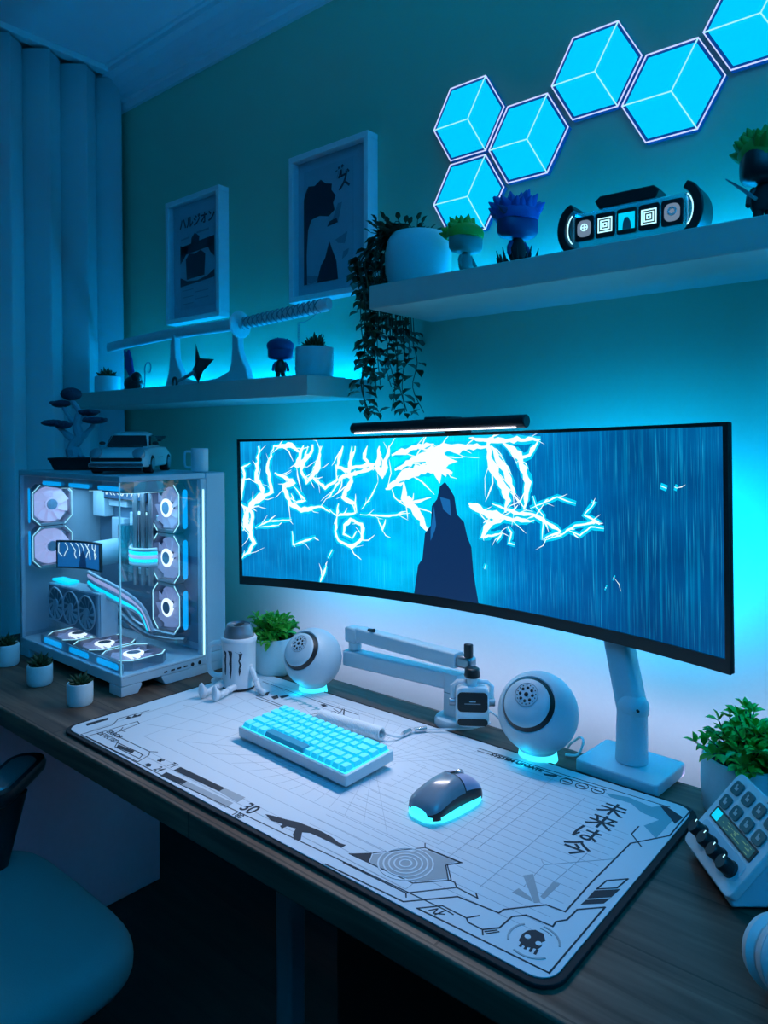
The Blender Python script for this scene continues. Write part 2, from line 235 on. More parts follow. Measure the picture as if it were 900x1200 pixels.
LT=[([(-0.598, -0.118), (-0.572, -0.102), (-0.555, -0.078), (-0.581, -0.021), (-0.565, 0.021), (-0.527, 0.048), (-0.545, 0.09), (-0.537, 0.166)],0.0127),([(-0.589, -0.048), (-0.577, 0.006), (-0.5, 0.052), (-0.512, 0.113), (-0.491, 0.167)],0.0095),([(-0.593, 0.029), (-0.581, 0.098), (-0.587, 0.113), (-0.562, 0.124)],0.0063),([(-0.595, 0.021), (-0.56, -0.002), (-0.566, -0.063)],0.0084),([(-0.49, 0.099), (-0.431, 0.075), (-0.463, 0.068), (-0.446, 0.023), (-0.413, 0.008), (-0.351, 0.018), (-0.327, 0.006)],0.0106),([(-0.436, 0.068), (-0.4, 0.032), (-0.432, 0.024), (-0.442, 0.049)],0.0063),([(-0.493, 0.165), (-0.438, 0.166), (-0.411, 0.149)],0.0106),([(-0.402, 0.165), (-0.426, 0.112), (-0.384, 0.142), (-0.375, 0.167)],0.0127),([(-0.389, 0.163), (-0.411, 0.105), (-0.395, 0.076), (-0.358, 0.112), (-0.353, 0.163)],0.0095),([(-0.348, 0.163), (-0.377, 0.09), (-0.341, 0.062), (-0.305, 0.084), (-0.309, 0.119)],0.0074),([(-0.286, 0.162), (-0.305, 0.112), (-0.27, 0.105), (-0.251, 0.161)],0.0095),([(-0.26, 0.161), (-0.27, 0.112), (-0.2, 0.119), (-0.217, 0.105), (-0.288, 0.091), (-0.333, 0.04)],0.0095),([(-0.252, 0.105), (-0.289, 0.041), (-0.254, 0.028), (-0.25, 0.007)],0.0106),([(-0.216, 0.161), (-0.226, 0.133), (-0.2, 0.105)],0.0084),([(-0.329, 0.012), (-0.307, -0.002), (-0.313, -0.038), (-0.304, -0.06), (-0.265, -0.072), (-0.236, -0.052), (-0.236, -0.019), (-0.268, -0.009), (-0.286, -0.023), (-0.289, -0.044), (-0.264, -0.053), (-0.251, -0.035)],0.0084),([(-0.302, 0.027), (-0.307, -0.002), (-0.254, 0.007), (-0.263, 0.028)],0.0074),([(-0.241, 0.004), (-0.168, 0.003), (-0.1, 0.012)],0.0042),([(-0.19, -0.001), (-0.177, -0.031), (-0.168, -0.004)],0.0053),([(-0.237, 0.015), (-0.21, 0.043), (-0.188, 0.078)],0.0032),([(-0.552, -0.04), (-0.515, -0.023), (-0.442, -0.015)],0.0042),([(-0.441, -0.043), (-0.439, -0.077), (-0.371, -0.055)],0.0042),([(-0.36, -0.164), (-0.341, -0.122)],0.0053),([(-0.336, -0.104), (-0.322, -0.082)],0.0032),([(-0.543, -0.036), (-0.515, -0.035), (-0.479, -0.03)],0.0032),([(-0.182, 0.16), (-0.19, 0.112), (-0.175, 0.095), (-0.155, 0.16)],0.0148),([(-0.162, 0.068), (-0.115, 0.096), (-0.033, 0.112), (0.015, 0.1)],0.0211),([(-0.14, 0.106), (-0.081, 0.129), (-0.016, 0.151), (0.109, 0.155)],0.0169),([(-0.148, 0.139), (-0.081, 0.155), (-0.032, 0.161)],0.0127),([(-0.116, 0.079), (-0.116, 0.046), (-0.076, 0.007), (-0.052, -0.024)],0.0211),([(-0.167, 0.063), (-0.116, 0.079)],0.0106),([(-0.125, 0.039), (-0.1, 0.033), (-0.042, 0.048)],0.0063),([(-0.15, 0.065), (-0.142, 0.045), (-0.109, 0.026)],0.0032),([(-0.04, 0.158), (-0.016, 0.119), (-0.001, 0.094)],0.019),([(0.057, 0.039), (0.099, 0.022), (0.144, 0.018)],0.0148),([(0.091, -0.027), (0.106, -0.002), (0.144, 0.012)],0.0106),([(0.108, 0.164), (0.113, 0.125), (0.135, 0.089), (0.156, 0.049), (0.148, 0.025)],0.0179),([(0.114, 0.155), (0.15, 0.107), (0.171, 0.061)],0.0147),([(0.144, 0.161), (0.183, 0.137), (0.204, 0.085), (0.192, 0.033)],0.0138),([(0.06, 0.172), (0.106, 0.167), (0.234, 0.166)],0.0098),([(0.23, 0.165), (0.208, 0.137), (0.18, 0.131)],0.0081),([(0.058, 0.034), (0.103, 0.016), (0.156, 0.013), (0.217, 0.014)],0.0098),([(0.115, 0.041), (0.17, 0.026), (0.214, 0.025), (0.276, -0.002), (0.237, -0.02)],0.0065),([(0.107, 0.01), (0.087, -0.029), (0.14, -0.015)],0.0057),([(0.14, -0.015), (0.125, -0.034)],0.0033),([(0.207, 0.036), (0.27, 0.06), (0.29, 0.054), (0.311, 0.05)],0.0024),([(0.214, 0.06), (0.221, 0.04), (0.238, 0.024), (0.234, -0.022)],0.0024),([(0.237, -0.022), (0.275, -0.01), (0.309, 0.011), (0.36, 0.021), (0.328, 0.03), (0.352, 0.054), (0.343, 0.054)],0.0033),([(0.289, 0.002), (0.319, -0.006), (0.342, 0.011), (0.37, 0.01)],0.0024),([(0.152, -0.002), (0.162, -0.013), (0.155, -0.034), (0.169, -0.036)],0.0049),([(0.094, -0.091), (0.098, -0.081)],0.0041),([(0.482, 0.087), (0.494, 0.083)],0.0041),([(0.508, 0.086), (0.513, 0.084)],0.0041),([(0.388, -0.072), (0.39, -0.073)],0.0049),([(0.371, -0.091), (0.373, -0.092)],0.0033)]
# ---------------- large lights of the room (LED strips) ----------------
area('wall_wash_strip', (-.90, 1.285, 1.10), (90, 0, 0), 1.10, .24, 14.0, CY)              # LED strips on the back of the monitor, facing the wall
area('monitor_side_strip', (-1.36, 1.215, 1.12), (90, 0, 90), .02, .26, 1.9, CY)        # the same strip's left end, shining along the wall towards the computer
area('monitor_side_strip', (-.36, 1.20, 1.16), (90, 0, -90), .02, .26, 1.7, CY)       # its right end, shining along the wall to the right
area('desk_rear_strip', (-.80, 1.222, .744), (98, 0, 0), 1.5, .010, 1.6, LAV, None, 130)           # LED strip under the rear edge of the desk top, facing the wall

# ---------------- room ----------------
X0, X1, Y0, Y1, H = -2.56, 1.30, -2.2, 1.43, 2.63
struct(MB().bx(X0 - .1, X1 + .1, Y0 - .1, Y1 + .1, -.1, 0).build('floor', 'floor'))
struct(MB().bx(X0 - .1, X1 + .1, Y0 - .1, Y1 + .1, H, H + .1).build('ceiling', 'ceil'))
struct(MB().bx(X0 - .1, X1 + .1, Y1, Y1 + .1, 0, H).build('wall_back', 'wall'))
struct(MB().bx(X0 - .1, X0, Y0, Y1, 0, H).build('wall_left', 'wall'))
struct(MB().bx(X1, X1 + .1, Y0, Y1, 0, H).build('wall_right', 'walld'))
struct(MB().bx(X0 - .1, X1 + .1, Y0 - .1, Y0, 0, H).build('wall_front', 'walld'))
prof = [(Y1, 2.487), (Y1 - .012, 2.487), (Y1 - .014, 2.512), (Y1 - .024, 2.518), (Y1 - .026, 2.535), (Y1 - .034, 2.56), (Y1 - .05, 2.59), (Y1 - .066, 2.605), (Y1 - .068, 2.62), (Y1 - .078, 2.622), (Y1 - .08, H), (Y1, H)]
X = frame((X0, 0, 0), (0, 1, 0), (0, 0, 1), (1, 0, 0))
struct(MB().prism(prof, 0, X1 - X0, X).build('trim_1', 'ceil', smooth=False))
struct(MB().bx(X0, X1, Y1 - .015, Y1, 0, .09).build('baseboard_back', 'whitem', bevel=.004))

# curtain: one hanging sheet of even waves along the left wall, on its ceiling track
t = thing('curtain', (-2.455, .45, H), 'floor-length pale curtain in soft even waves hanging along the left wall', 'curtain')
def cf(u, v):
    y = -.55 + 1.955 * u; z = H - .035 - v * (H - .055)
    ph = (y - 1.375) / .128 * 2 * PI
    w = math.sin(ph) + .18 * math.sin(2 * ph + 1)
    return (-2.455 + .036 * w * (1 - .12 * v) + .004 * math.sin(3 * y + 4 * v), y + .010 * math.sin(ph * 2) , z)
MB(t).surf(cf, 420, 14).build('fabric', 'curtain', t, recalc=False, ang=80).modifiers.new('s', 'SOLIDIFY').thickness = .002
MB(t).bx(-2.475, -2.435, -.6, 1.41, H - .022, H).build('curtain_track', 'whitem', t, bevel=.003)
for k in range(15):
    y = 1.375 - .096 - .128 * k
    MB(t).cyl((-2.455, y, H - .022), (-2.455, y, H - .04), .012, .012).build('glider', 'grey', t)

# ---------------- desk ----------------
DZ = .75
t = thing('desk', (-.92, .92, 0), 'long dark walnut desk with straight front edge on grey steel legs', 'desk')
MB(t).bx(-2.15, .32, .632, 1.212, DZ - .04, DZ).build('desk_top', 'desk', t, bevel=.003)
for x in (-.99, -.45):
    l = MB(t).bx(x - .02, x + .02, .88, .92, .03, DZ - .041).build('leg', 'grey', t, bevel=.006)
    MB(t).bx(x - .035, x + .035, .66, 1.18, .003, .03).build('foot', 'silver', l, bevel=.006)
MB(t).bx(-1.85, .1, .865, .925, DZ - .075, DZ - .041).build('cross_beam', 'blackm', t, bevel=.003)
t = thing('drawer_cabinet', (-2.02, .97, 0), 'pale matt drawer cabinet on the floor under the left end of the desk', 'cabinet')
MB(t).bx(-2.15, -1.89, .69, 1.29 - .09, .0, .705).build('body', 'cabinet', t, bevel=.004)
for k in range(3):
    d = MB(t).bx(-2.145, -1.895, .672, .689, .03 + k * .225, .245 + k * .225).build('drawer', 'cabinet', t, bevel=.003)
    MB(t).bx(-2.08, -1.96, .660, .672, .20 + k * .225, .212 + k * .225).build('handle', 'silver', d, bevel=.002)
t = thing('storage_box', (-.72, 1.07, 0), 'black fabric box with a small grey swirl mark on the floor below the desk', 'box')
MB(t).bx(-.94, -.50, .96, 1.18, .0, .50).build('body', 'blackm', t, bevel=.02, seg=4)
mk = MB(t); mk.tube([(-.825 + .011 * math.cos(a / 3) , .957, .455 + .010 * math.sin(a / 3)) for a in range(8, 20)], .0018, 5)
mk.tube([(-.803 + .010 * math.cos(a / 3), .957, .452 + .011 * math.sin(a / 3)) for a in range(8, 21)], .0013, 5); mk.tube([(-.815, .957, .458), (-.808, .957, .452)], .0013, 5)
mk.build('swirl_mark', 'white', t)

# ---------------- wall shelves ----------------
LS, RS = 1.462, 1.643      # tops of the left and right shelf
t = thing('wall_shelf', (-1.83, 1.43, LS), 'lower white floating shelf on the left, carrying the sword and two small pots', 'shelf')
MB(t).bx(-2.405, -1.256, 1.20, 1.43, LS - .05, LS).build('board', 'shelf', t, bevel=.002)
MB(t).bx(-2.38, -1.27, 1.385, 1.397, LS, LS + .006).build('light_strip', 'strip', t)
t = thing('wall_shelf', (-.5, 1.43, RS), 'higher white floating shelf on the right, below the hexagon lights', 'shelf')
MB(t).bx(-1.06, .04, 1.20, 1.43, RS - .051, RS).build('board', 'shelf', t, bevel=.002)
MB(t).bx(-1.04, .03, 1.385, 1.397, RS, RS + .006).build('light_strip', 'strip', t)

# ---------------- hexagon wall lights ----------------
hexmat = mat('hex_cyan_face', (.05, .1, .12), .4, emit=(0, .60, 1), es=1.0, nb=0, ns=8)
hexline = mat('hex_white_line', (.1, .1, .1), .4, emit=(.42, .92, 1), es=1.0, nb=0)
hexedge = mat('hex_pale_edge', (.4, .4, .5), .4, emit=(.66, .68, 1.0), es=.95, nb=0)
hexband = mat('hex_blue_rim', (.02, .05, .15), .4, emit=(0, .05, .28), es=.7, nb=0)
HX = ['leftmost', 'lowest', 'third from the left', 'highest fully seen', 'second from the right', 'topmost and rightmost']
HL = ['cyan hexagon light at the left end of the upper pair, touching the lowest hexagon', 'lowest cyan hexagon light, just above the green-haired figurine', 'cyan hexagon light third from the left, joining the lower pair to the rest',
      'cyan hexagon light fourth from the left, raised at the middle of the zigzag', 'cyan hexagon light fifth from the left, low in the zigzag above the screen display', 'cyan hexagon light at top right, cut off by the picture corner']
def hexpts(r, cx, cz): return [(cx + r * math.cos(PI / 3 * k), cz + r * math.sin(PI / 3 * k)) for k in range(6)]
for i, (cx, cz) in enumerate([(-.949, 2.043), (-.949, 1.867), (-.7955, 1.957), (-.642, 2.052), (-.489, 1.966), (-.336, 2.055)]):
    t = thing('hexagon_light', (cx, 1.43, cz), HL[i], 'wall light', group='hexagon wall lights')
    X = frame((0, 1.43, 0), (1, 0, 0), (0, 0, 1), (0, -1, 0)); R = .0985
    MB(t).prism(hexpts(R - .001, cx, cz), .001, .013, X).build('housing', hexband, t, smooth=False)
    MB(t).prism(hexpts(R - .0100, cx, cz), .013, .0142, X).build('diffuser', hexmat, t, smooth=False)
    b = MB(t)
    P = hexpts(R - .0012, cx, cz); Q = hexpts(R - .0036, cx, cz)
    for k in range(6):
        j = (k + 1) % 6; b.prism([P[k], P[j], Q[j], Q[k]], .013, .0152, X)
    b.build('edge_line', hexedge, t, smooth=False)
    b = MB(t)
    for a in (60, 180, 300):
        c, s_ = math.cos(math.radians(a)), math.sin(math.radians(a)); w = .0011
        b.prism([(cx - s_ * w, cz + c * w), (cx + s_ * w, cz - c * w), (cx + c * (R - .004) + s_ * w, cz + s_ * (R - .004) - c * w), (cx + c * (R - .004) - s_ * w, cz + s_ * (R - .004) + c * w)], .0130, .0152, X)
    b.build('inner_lines', hexline, t, smooth=False)

# ---------------- framed prints ----------------
def framed(x0, x1, z0, z1, label, pic):
    t = thing('framed_print', ((x0 + x1) / 2, 1.43, z0), label, 'picture')
    b = MB(t); w = .016; y0, y1 = 1.390, 1.429
    b.bx(x0, x1, y0, y1, z0, z0 + w); b.bx(x0, x1, y0, y1, z1 - w, z1); b.bx(x0, x0 + w, y0, y1, z0 + w, z1 - w); b.bx(x1 - w, x1, y0, y1, z0 + w, z1 - w)
    b.build('frame', 'frame', t, bevel=.0015)
    MB(t).bx(x0 + w, x1 - w, 1.412, 1.428, z0 + w, z1 - w).build('mount', matte, t)
    pic(t); MB(t).bx(x0 + w, x1 - w, 1.3985, 1.4, z0 + w, z1 - w).build('pane', 'picglass', t)
matte = mat('print_mount', (.46, .56, .62), .8); M['picglass'] = glass('picture_glass', (.96, .98, 1), 0.0)
inkd = mat('print_ink', (.015, .02, .04), .7); inkm = mat('print_grey', (.22, .28, .33), .7); inkp = mat('print_paper', (.40, .50, .56), .8)
M['inkd'] = inkd; M['inkm'] = inkm
def FP(x, z): return frame((x, 1.412, z), (1, 0, 0), (0, 0, 1), (0, -1, 0))
def pic1(t):
    x0, z0 = -2.075, 1.733; w, h = .182, .298
    MB(t).prism([(0, 0), (w, 0), (w, h), (0, h)], .0, .001, FP(x0, z0)).build('print', inkp, t)
    text('title_text', 'ハルジオン', .040, FP(x0 + w / 2, z0 + h - .022) @ Matrix.Translation((0, 0, .0012)), 'inkd', t, .0006, root=t, sx=.95, bold=.0009)
    b = MB(t); F = FP(x0, z0)
    b.prism([(0, .175), (w, .185), (w, .215), (0, .205)], .001, .0016, F); b.prism([(0, .075), (w, .085), (w, .11), (w * .8, .094), (w * .5, .086), (w * .2, .09), (0, .105)], .001, .0016, F)
    b.prism([(.035, .095), (.13, .098), (.135, .165), (.11, .18), (.08, .172), (.05, .178), (.03, .16)], .001, .0016, F)
    b.prism([(0, .15), (.02, .165), (.05, .195), (0, .21)], .001, .0016, F); b.prism([(w, .15), (w - .02, .165), (w - .04, .195), (w, .21)], .001, .0016, F)
    b.prism([(.06, .20), (.1, .205), (.105, .225), (.08, .24), (.062, .225)], .001, .0016, F)
    b.build('dark_shapes', inkd, t, smooth=False)
    b = MB(t)
    for k in range(5): b.prism([(.01 + .07 * (k % 2), .015 + k * .011), (.07 + .08 * (k % 2), .016 + k * .011), (.07 + .08 * (k % 2), .019 + k * .011), (.01 + .07 * (k % 2), .018 + k * .011)], .001, .0016, F)
    b.prism([(.09, .235), (.155, .237), (.155, .243), (.09, .241)], .001, .0016, F); b.prism([(.005, .225), (.05, .228), (.05, .233), (.005, .23)], .001, .0016, F)
    b.build('fine_print', inkm, t, smooth=False)
def pic2(t):
    x0, z0 = -1.487, 1.735; w, h = .185, .31; F = FP(x0, z0)
    MB(t).prism([(0, 0), (w, 0), (w, h), (0, h)], .0, .001, F).build('print', inkp, t)
    b = MB(t)     # a plain brush-stroke study in the print's own dark tones
    b.prism([(0, .0), (.012, .0), (.010, .08), (.016, .15), (.03, .175), (.06, .18), (.095, .172), (.118, .185), (.112, .205), (.122, .222), (.106, .240), (.108, .256), (.085, .262), (.066, .276), (.042, .264), (.018, .268), (.006, .25), (0, .235)], .001, .0016, F)
    b.prism([(.05, .0), (.066, .045), (.082, .062), (.098, .105), (.110, .078), (.124, .05), (.13, .0)], .001, .0016, F)
    b.prism([(.09, .145), (.13, .15), (.125, .162), (.10, .158)], .001, .0016, F)
    
    b.build('ink_shapes', inkd, t, smooth=False)
    b = MB(t); b.prism([(.11, .16), (.13, .2), (.145, .2), (.13, .15)], .001, .0014, F); b.prism([(.12, .105), (.165, .12), (.155, .09), (.13, .095)], .001, .0014, F); b.prism([(.145, .05), (.165, .06), (.17, .075), (.15, .07)], .001, .0014, F)
    b.prism([(0, .01), (.03, .0), (.06, .01), (.05, .02), (.01, .025)], .001, .0014, F)
    b.build('grey_shapes', inkm, t, smooth=False)
    text('title_text', 'ズ', .05, FP(x0 + .152, z0 + .252) @ Matrix.Translation((0, 0, .0012)) @ Matrix.Rotation(.15, 4, 'Z'), 'inkd', t, .0006, root=t, bold=.0008)
    text('title_text', 'ガ', .034, FP(x0 + .138, z0 + .278) @ Matrix.Translation((0, 0, .0012)) @ Matrix.Rotation(.15, 4, 'Z'), 'inkd', t, .0006, root=t, bold=.0009)
framed(-2.13, -1.842, 1.687, 2.088, 'smaller-looking left framed print with katakana title above dark band, white frame', pic1)
framed(-1.527, -1.232, 1.687, 2.088, 'right framed print with large ink brush shapes in white frame, beside hanging vine', pic2)

# ---------------- monitor ----------------
ST = dict(w=1.203, h=.367, R=1.8, c=(-.8885, 1.149, 1.1375), rz=math.atan2(1.126 - 1.172, 1.183), roll=math.radians(1.3))
def S(u, v, d=0):
    a = u / ST['R']; x = (ST['R'] + d) * math.sin(a); y = (ST['R'] + d) * math.cos(a) - ST['R'] * math.cos(ST['w'] / 2 / ST['R']); z = v
    r = ST['roll']; x, z = x * math.cos(r) - z * math.sin(r), x * math.sin(r) + z * math.cos(r)
    q = ST['rz']; c = ST['c']
    return Vector((c[0] + x * math.cos(q) - y * math.sin(q), c[1] + x * math.sin(q) + y * math.cos(q), c[2] + z))
W_, H_ = ST['w'], ST['h']
t = thing('ultrawide_monitor', (-.884, 1.26, .955), 'black curved ultrawide monitor showing lightning over rain, held above the desk', 'monitor')
def slab(u0, u1, v0, v1, d0, d1, n=40):
    b = MB(t); rings = []
    for i in range(n + 1):
        u = u0 + (u1 - u0) * i / n; rings.append([S(u, v0, d0), S(u, v1, d0), S(u, v1, d1), S(u, v0, d1)])
    return b.loft(rings)
slab(-W_ / 2, W_ / 2, -H_ / 2, H_ / 2, .001, .009).build('housing', 'black', t, bevel=.002, ang=30)
slab(-.30, .30, -.12, .12, .0092, .045).build('rear_cover', 'black', t, bevel=.004, ang=30)
b = MB(t)
for a in ((-W_ / 2, W_ / 2, H_ / 2 - .006, H_ / 2), (-W_ / 2, W_ / 2, -H_ / 2, -H_ / 2 + .021)):
    k = slab(*a, -.0025, .001); b.v, o0 = b.v + k.v, len(b.v); b.f += [tuple(i + o0 for i in f) for f in k.f]
for a in ((-W_ / 2, -W_ / 2 + .008), (W_ / 2 - .008, W_ / 2)):
    k = slab(*a, -H_ / 2, H_ / 2, -.0025, .001, 2); b.v, o0 = b.v + k.v, len(b.v); b.f += [tuple(i + o0 for i in f) for f in k.f]
b.build('bezel', 'black', t, smooth=False)
# display: rainy blue sky, brighter round the strike; picture content comes from object-independent UVs
m = bpy.data.materials.new('display_rain'); m.use_nodes = True; nt = m.node_tree; nt.nodes.clear()
N = nt.nodes.new; Lk = nt.links.new
out = N('ShaderNodeOutputMaterial'); pb = N('ShaderNodeBsdfPrincipled'); pb.inputs['Base Color'].default_value = (.004, .004, .004, 1); pb.inputs['Roughness'].default_value = .35; pb.inputs['Specular IOR Level'].default_value = .15
Lk(pb.outputs[0], out.inputs[0]); uv = N('ShaderNodeUVMap')
def mapn(loc, scl, src=uv):
    a = N('ShaderNodeMapping'); a.inputs['Location'].default_value = loc; a.inputs['Scale'].default_value = scl; Lk(src.outputs[0], a.inputs[0]); return a
def noise(mp, scale, det=4, dist=0):
    a = N('ShaderNodeTexNoise'); a.inputs['Scale'].default_value = scale; a.inputs['Detail'].default_value = det; a.inputs['Distortion'].default_value = dist; Lk(mp.outputs[0], a.inputs['Vector']); return a
def ramp(src, els):
    a = N('ShaderNodeValToRGB'); e = a.color_ramp.elements
    while len(e) < len(els): e.new(.5)
    for q, (p, c) in zip(e, els): q.position = p; q.color = (*c, 1)
    Lk(src, a.inputs[0]); return a
gr = N('ShaderNodeTexGradient'); gr.gradient_type = 'LINEAR'; nz = noise(mapn((0, 0, 0), (3, 1.2, 1)), 1.6, 4)
wob = N('ShaderNodeMath'); wob.operation = 'MULTIPLY_ADD'; wob.inputs[1].default_value = .22; Lk(nz.outputs['Fac'], wob.inputs[0])
sx = N('ShaderNodeSeparateXYZ'); Lk(uv.outputs[0], sx.inputs[0]); Lk(sx.outputs['X'], wob.inputs[2])
base = ramp(wob.outputs[0], [(.12, (.002, .26, .62)), (.40, (.0, .42, .85)), (.50, (.0, .60, .98)), (.62, (.0, .66, 1.0)), (.74, (.0, .18, .50)), (.88, (.0, .115, .35)), (1.05, (.0, .08, .25))])
vr = ramp(sx.outputs['Y'], [(0, (.42, .62, .72)), (.45, (.75, .82, .88)), (1, (1.15, 1.1, 1.05))])
mu = N('ShaderNodeMix'); mu.data_type = 'RGBA'; mu.blend_type = 'MULTIPLY'; mu.inputs[0].default_value = 1; Lk(base.outputs[0], mu.inputs[6]); Lk(vr.outputs[0], mu.inputs[7])
cl = noise(mapn((4, 2, 0), (5, 2, 1)), 1.5, 5); clr = ramp(cl.outputs['Fac'], [(.35, (.55, .62, .7)), (.65, (1.15, 1.15, 1.1))])
mu2 = N('ShaderNodeMix'); mu2.data_type = 'RGBA'; mu2.blend_type = 'MULTIPLY'; mu2.inputs[0].default_value = .8; Lk(mu.outputs[2], mu2.inputs[6]); Lk(clr.outputs[0], mu2.inputs[7])
rn = noise(mapn((0, 0, 0), (620, 3.0, 1)), 1.0, 2); rr = ramp(rn.outputs['Fac'], [(.60, (0, 0, 0)), (.80, (.02, .30, .42))])
rn2 = noise(mapn((9, 5, 0), (300, 1.6, 1)), 1.0, 1); rr2 = ramp(rn2.outputs['Fac'], [(.50, (0, 0, 0)), (.8, (.0, .10, .16))])
ad = N('ShaderNodeMix'); ad.data_type = 'RGBA'; ad.blend_type = 'ADD'; ad.inputs[0].default_value = 1; Lk(mu2.outputs[2], ad.inputs[6]); Lk(rr.outputs[0], ad.inputs[7])
ad2 = N('ShaderNodeMix'); ad2.data_type = 'RGBA'; ad2.blend_type = 'ADD'; ad2.inputs[0].default_value = 1; Lk(ad.outputs[2], ad2.inputs[6]); Lk(rr2.outputs[0], ad2.inputs[7])
Lk(ad2.outputs[2], pb.inputs['Emission Color']); pb.inputs['Emission Strength'].default_value = 1.3
u0, u1, v0, v1 = -W_ / 2 + .008, W_ / 2 - .008, -H_ / 2 + .021, H_ / 2 - .006
b = MB(t).surf(lambda a, c: S(u0 + (u1 - u0) * a, v0 + (v1 - v0) * c, .0008), 48, 12)
disp = b.build('display', m, t, recalc=False)
ul = disp.data.uv_layers.new(name='UVMap'); nv = 13
for lp in disp.data.loops:
    i, j = divmod(lp.vertex_index, nv); ul.data[lp.index].uv = (i / 48, j / 12)
def ribbons(paths, d, scale, seed, jag=.5):
    rnd = random.Random(seed); b = MB(t)
    for pts, wd in paths:
        q = []
        for (xa, ya), (xb, yb) in zip(pts, pts[1:]):
            n = max(1, int(math.hypot(xb - xa, yb - ya) / .009)); L = math.hypot(xb - xa, yb - ya)
            for k in range(n):
                f = k / n; o = (rnd.random() - .5) * min(wd * jag, .006) if k else 0
                q.append((xa + (xb - xa) * f - (yb - ya) / L * o, ya + (yb - ya) * f + (xb - xa) / L * o))
        q.append(pts[-1]); m_ = len(q); vs = []
        for i, p in enumerate(q):
            a = q[max(0, i - 1)]; c = q[min(m_ - 1, i + 1)]; L = math.hypot(c[0] - a[0], c[1] - a[1]) or 1
            e = min(1, .25 + 3 * min(i, m_ - 1 - i) / m_)
            ww = wd * .5 * scale * e * (.65 + .7 * rnd.random()) if scale == 1 else wd * .5 * e + scale
            for s_ in (-1, 1):
                uu = p[0] - (c[1] - a[1]) / L * ww * s_; vv = p[1] + (c[0] - a[0]) / L * ww * s_
                vs.append(S(min(u1, max(u0, uu)), min(v1, max(v0, vv)), d))
        b.add(vs, [(2 * i, 2 * i + 1, 2 * i + 3, 2 * i + 2) for i in range(m_ - 1)])
    return b
ribbons(LT, -.0002, .0045, 5).build('bolt_glow', 'screenc', t, smooth=False, recalc=False)
rb = random.Random(31); BR = []
for pts, wd in LT:
    for (xa, ya), (xb, yb) in zip(pts, pts[1:]):
        L_ = math.hypot(xb - xa, yb - ya)
        for k in range(int(L_ / .03) + (rb.random() < .25)):
            f_ = rb.random(); a_ = math.atan2(yb - ya, xb - xa) + rb.choice((-1, 1)) * rb.uniform(.25, .7); l_ = rb.uniform(.010, .034) * (.5 + wd / .008); p_ = (xa + (xb - xa) * f_, ya + (yb - ya) * f_)
            q_ = (p_[0] + l_ * math.cos(a_) * .5, p_[1] + l_ * math.sin(a_) * .5); a_ += rb.uniform(-.6, .6); BR.append(([p_, q_, (q_[0] + l_ * .5 * math.cos(a_), q_[1] + l_ * .5 * math.sin(a_))], rb.uniform(.0012, .0035)))
ribbons(BR, -.0004, 1, 8).build('fine_bolts', 'screenw', t, smooth=False, recalc=False)
ribbons(LT, -.0006, 1, 5).build('lightning', 'screenw', t, smooth=False, recalc=False)
def flat(name, poly, d, m_):
    b = MB(t); b.add([S(u, v, d) for u, v in poly], [tuple(range(len(poly)))]); return b.build(name, m_, t, smooth=False, recalc=False)
# plain rock spire standing where the picture's middle is dark
flat('rock_spire', [(-.092, -.1625), (-.080, -.10), (-.068, -.085), (-.060, -.03), (-.044, -.012), (-.040, .03), (-.026, .045), (-.018, .072), (-.004, .082), (.010, .066), (.020, .052), (.026, .015), (.044, .0), (.052, -.03), (.062, -.05), (.066, -.10), (.078, -.1625)], -.0009, 'screenn')
flat('rock_face', [(-.018, .05), (-.008, .02), (-.014, -.03), (.002, -.075), (-.004, -.12), (.018, -.10), (.022, -.05), (.012, .0), (.008, .045)], -.0012, 'screenm')
flat('rock_light', [(-.034, .03), (-.028, -.02), (-.036, -.07), (-.046, -.08), (-.044, -.02)], -.0012, 'screenm')
flat('strike_core', [(-.045, .155), (-.055, .12), (-.035, .10), (-.018, .078), (-.012, .10), (.006, .118), (.03, .125), (.0, .135), (-.01, .15)], -.0010, 'screenw')
# ---------------- monitor arm, light bar ----------------
t = thing('monitor_stand', (-.468, 1.197, DZ), 'white angled monitor arm on a square base plate behind the mouse pad', 'monitor stand')
X = Matrix.Translation((-.468, 1.190, DZ)) @ Matrix.Rotation(-.06, 4, 'Z')
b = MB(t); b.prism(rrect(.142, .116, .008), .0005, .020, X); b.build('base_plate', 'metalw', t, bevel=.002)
b = MB(t); b.cyl((-.466, 1.192, .77), (-.466, 1.192, .862), .0265, .0245, 32); b.build('column', 'metalw', t, bevel=.002)
def bar(b, p0, p1, w, h, up=(0, 0, 1), r=.006):
    p0 = Vector(p0); p1 = Vector(p1); z = (p1 - p0).normalized(); x = Vector(up).cross(z).normalized(); y = z.cross(x)
    return b.prism(rrect(w, h, r), 0, (p1 - p0).length, frame(p0, x, y, z))
b = MB(t); bar(b, (-.462, 1.19, .845), (-.540, 1.262, 1.045), .046, .040, (0, 1, 0), .012); b.ell((-.464, 1.192, .862), (.026, .026, .022)); b.build('lower_arm', 'metalw', t, bevel=.003)
b = MB(t); b.cyl((-.447, 1.1655, .867), (-.444, 1.162, .867), .0022); b.build('screw', 'black', t)
b = MB(t); bar(b, (-.545, 1.287, 1.04), (-.83, 1.327, 1.10), .028, .045, (0, 0, 1), .01); b.build('upper_arm', 'metalw', t, bevel=.003)
b = MB(t); b.bx(-.88, -.80, 1.298, 1.325, 1.06, 1.14); b.build('mount_plate', 'metalw', t, bevel=.003)

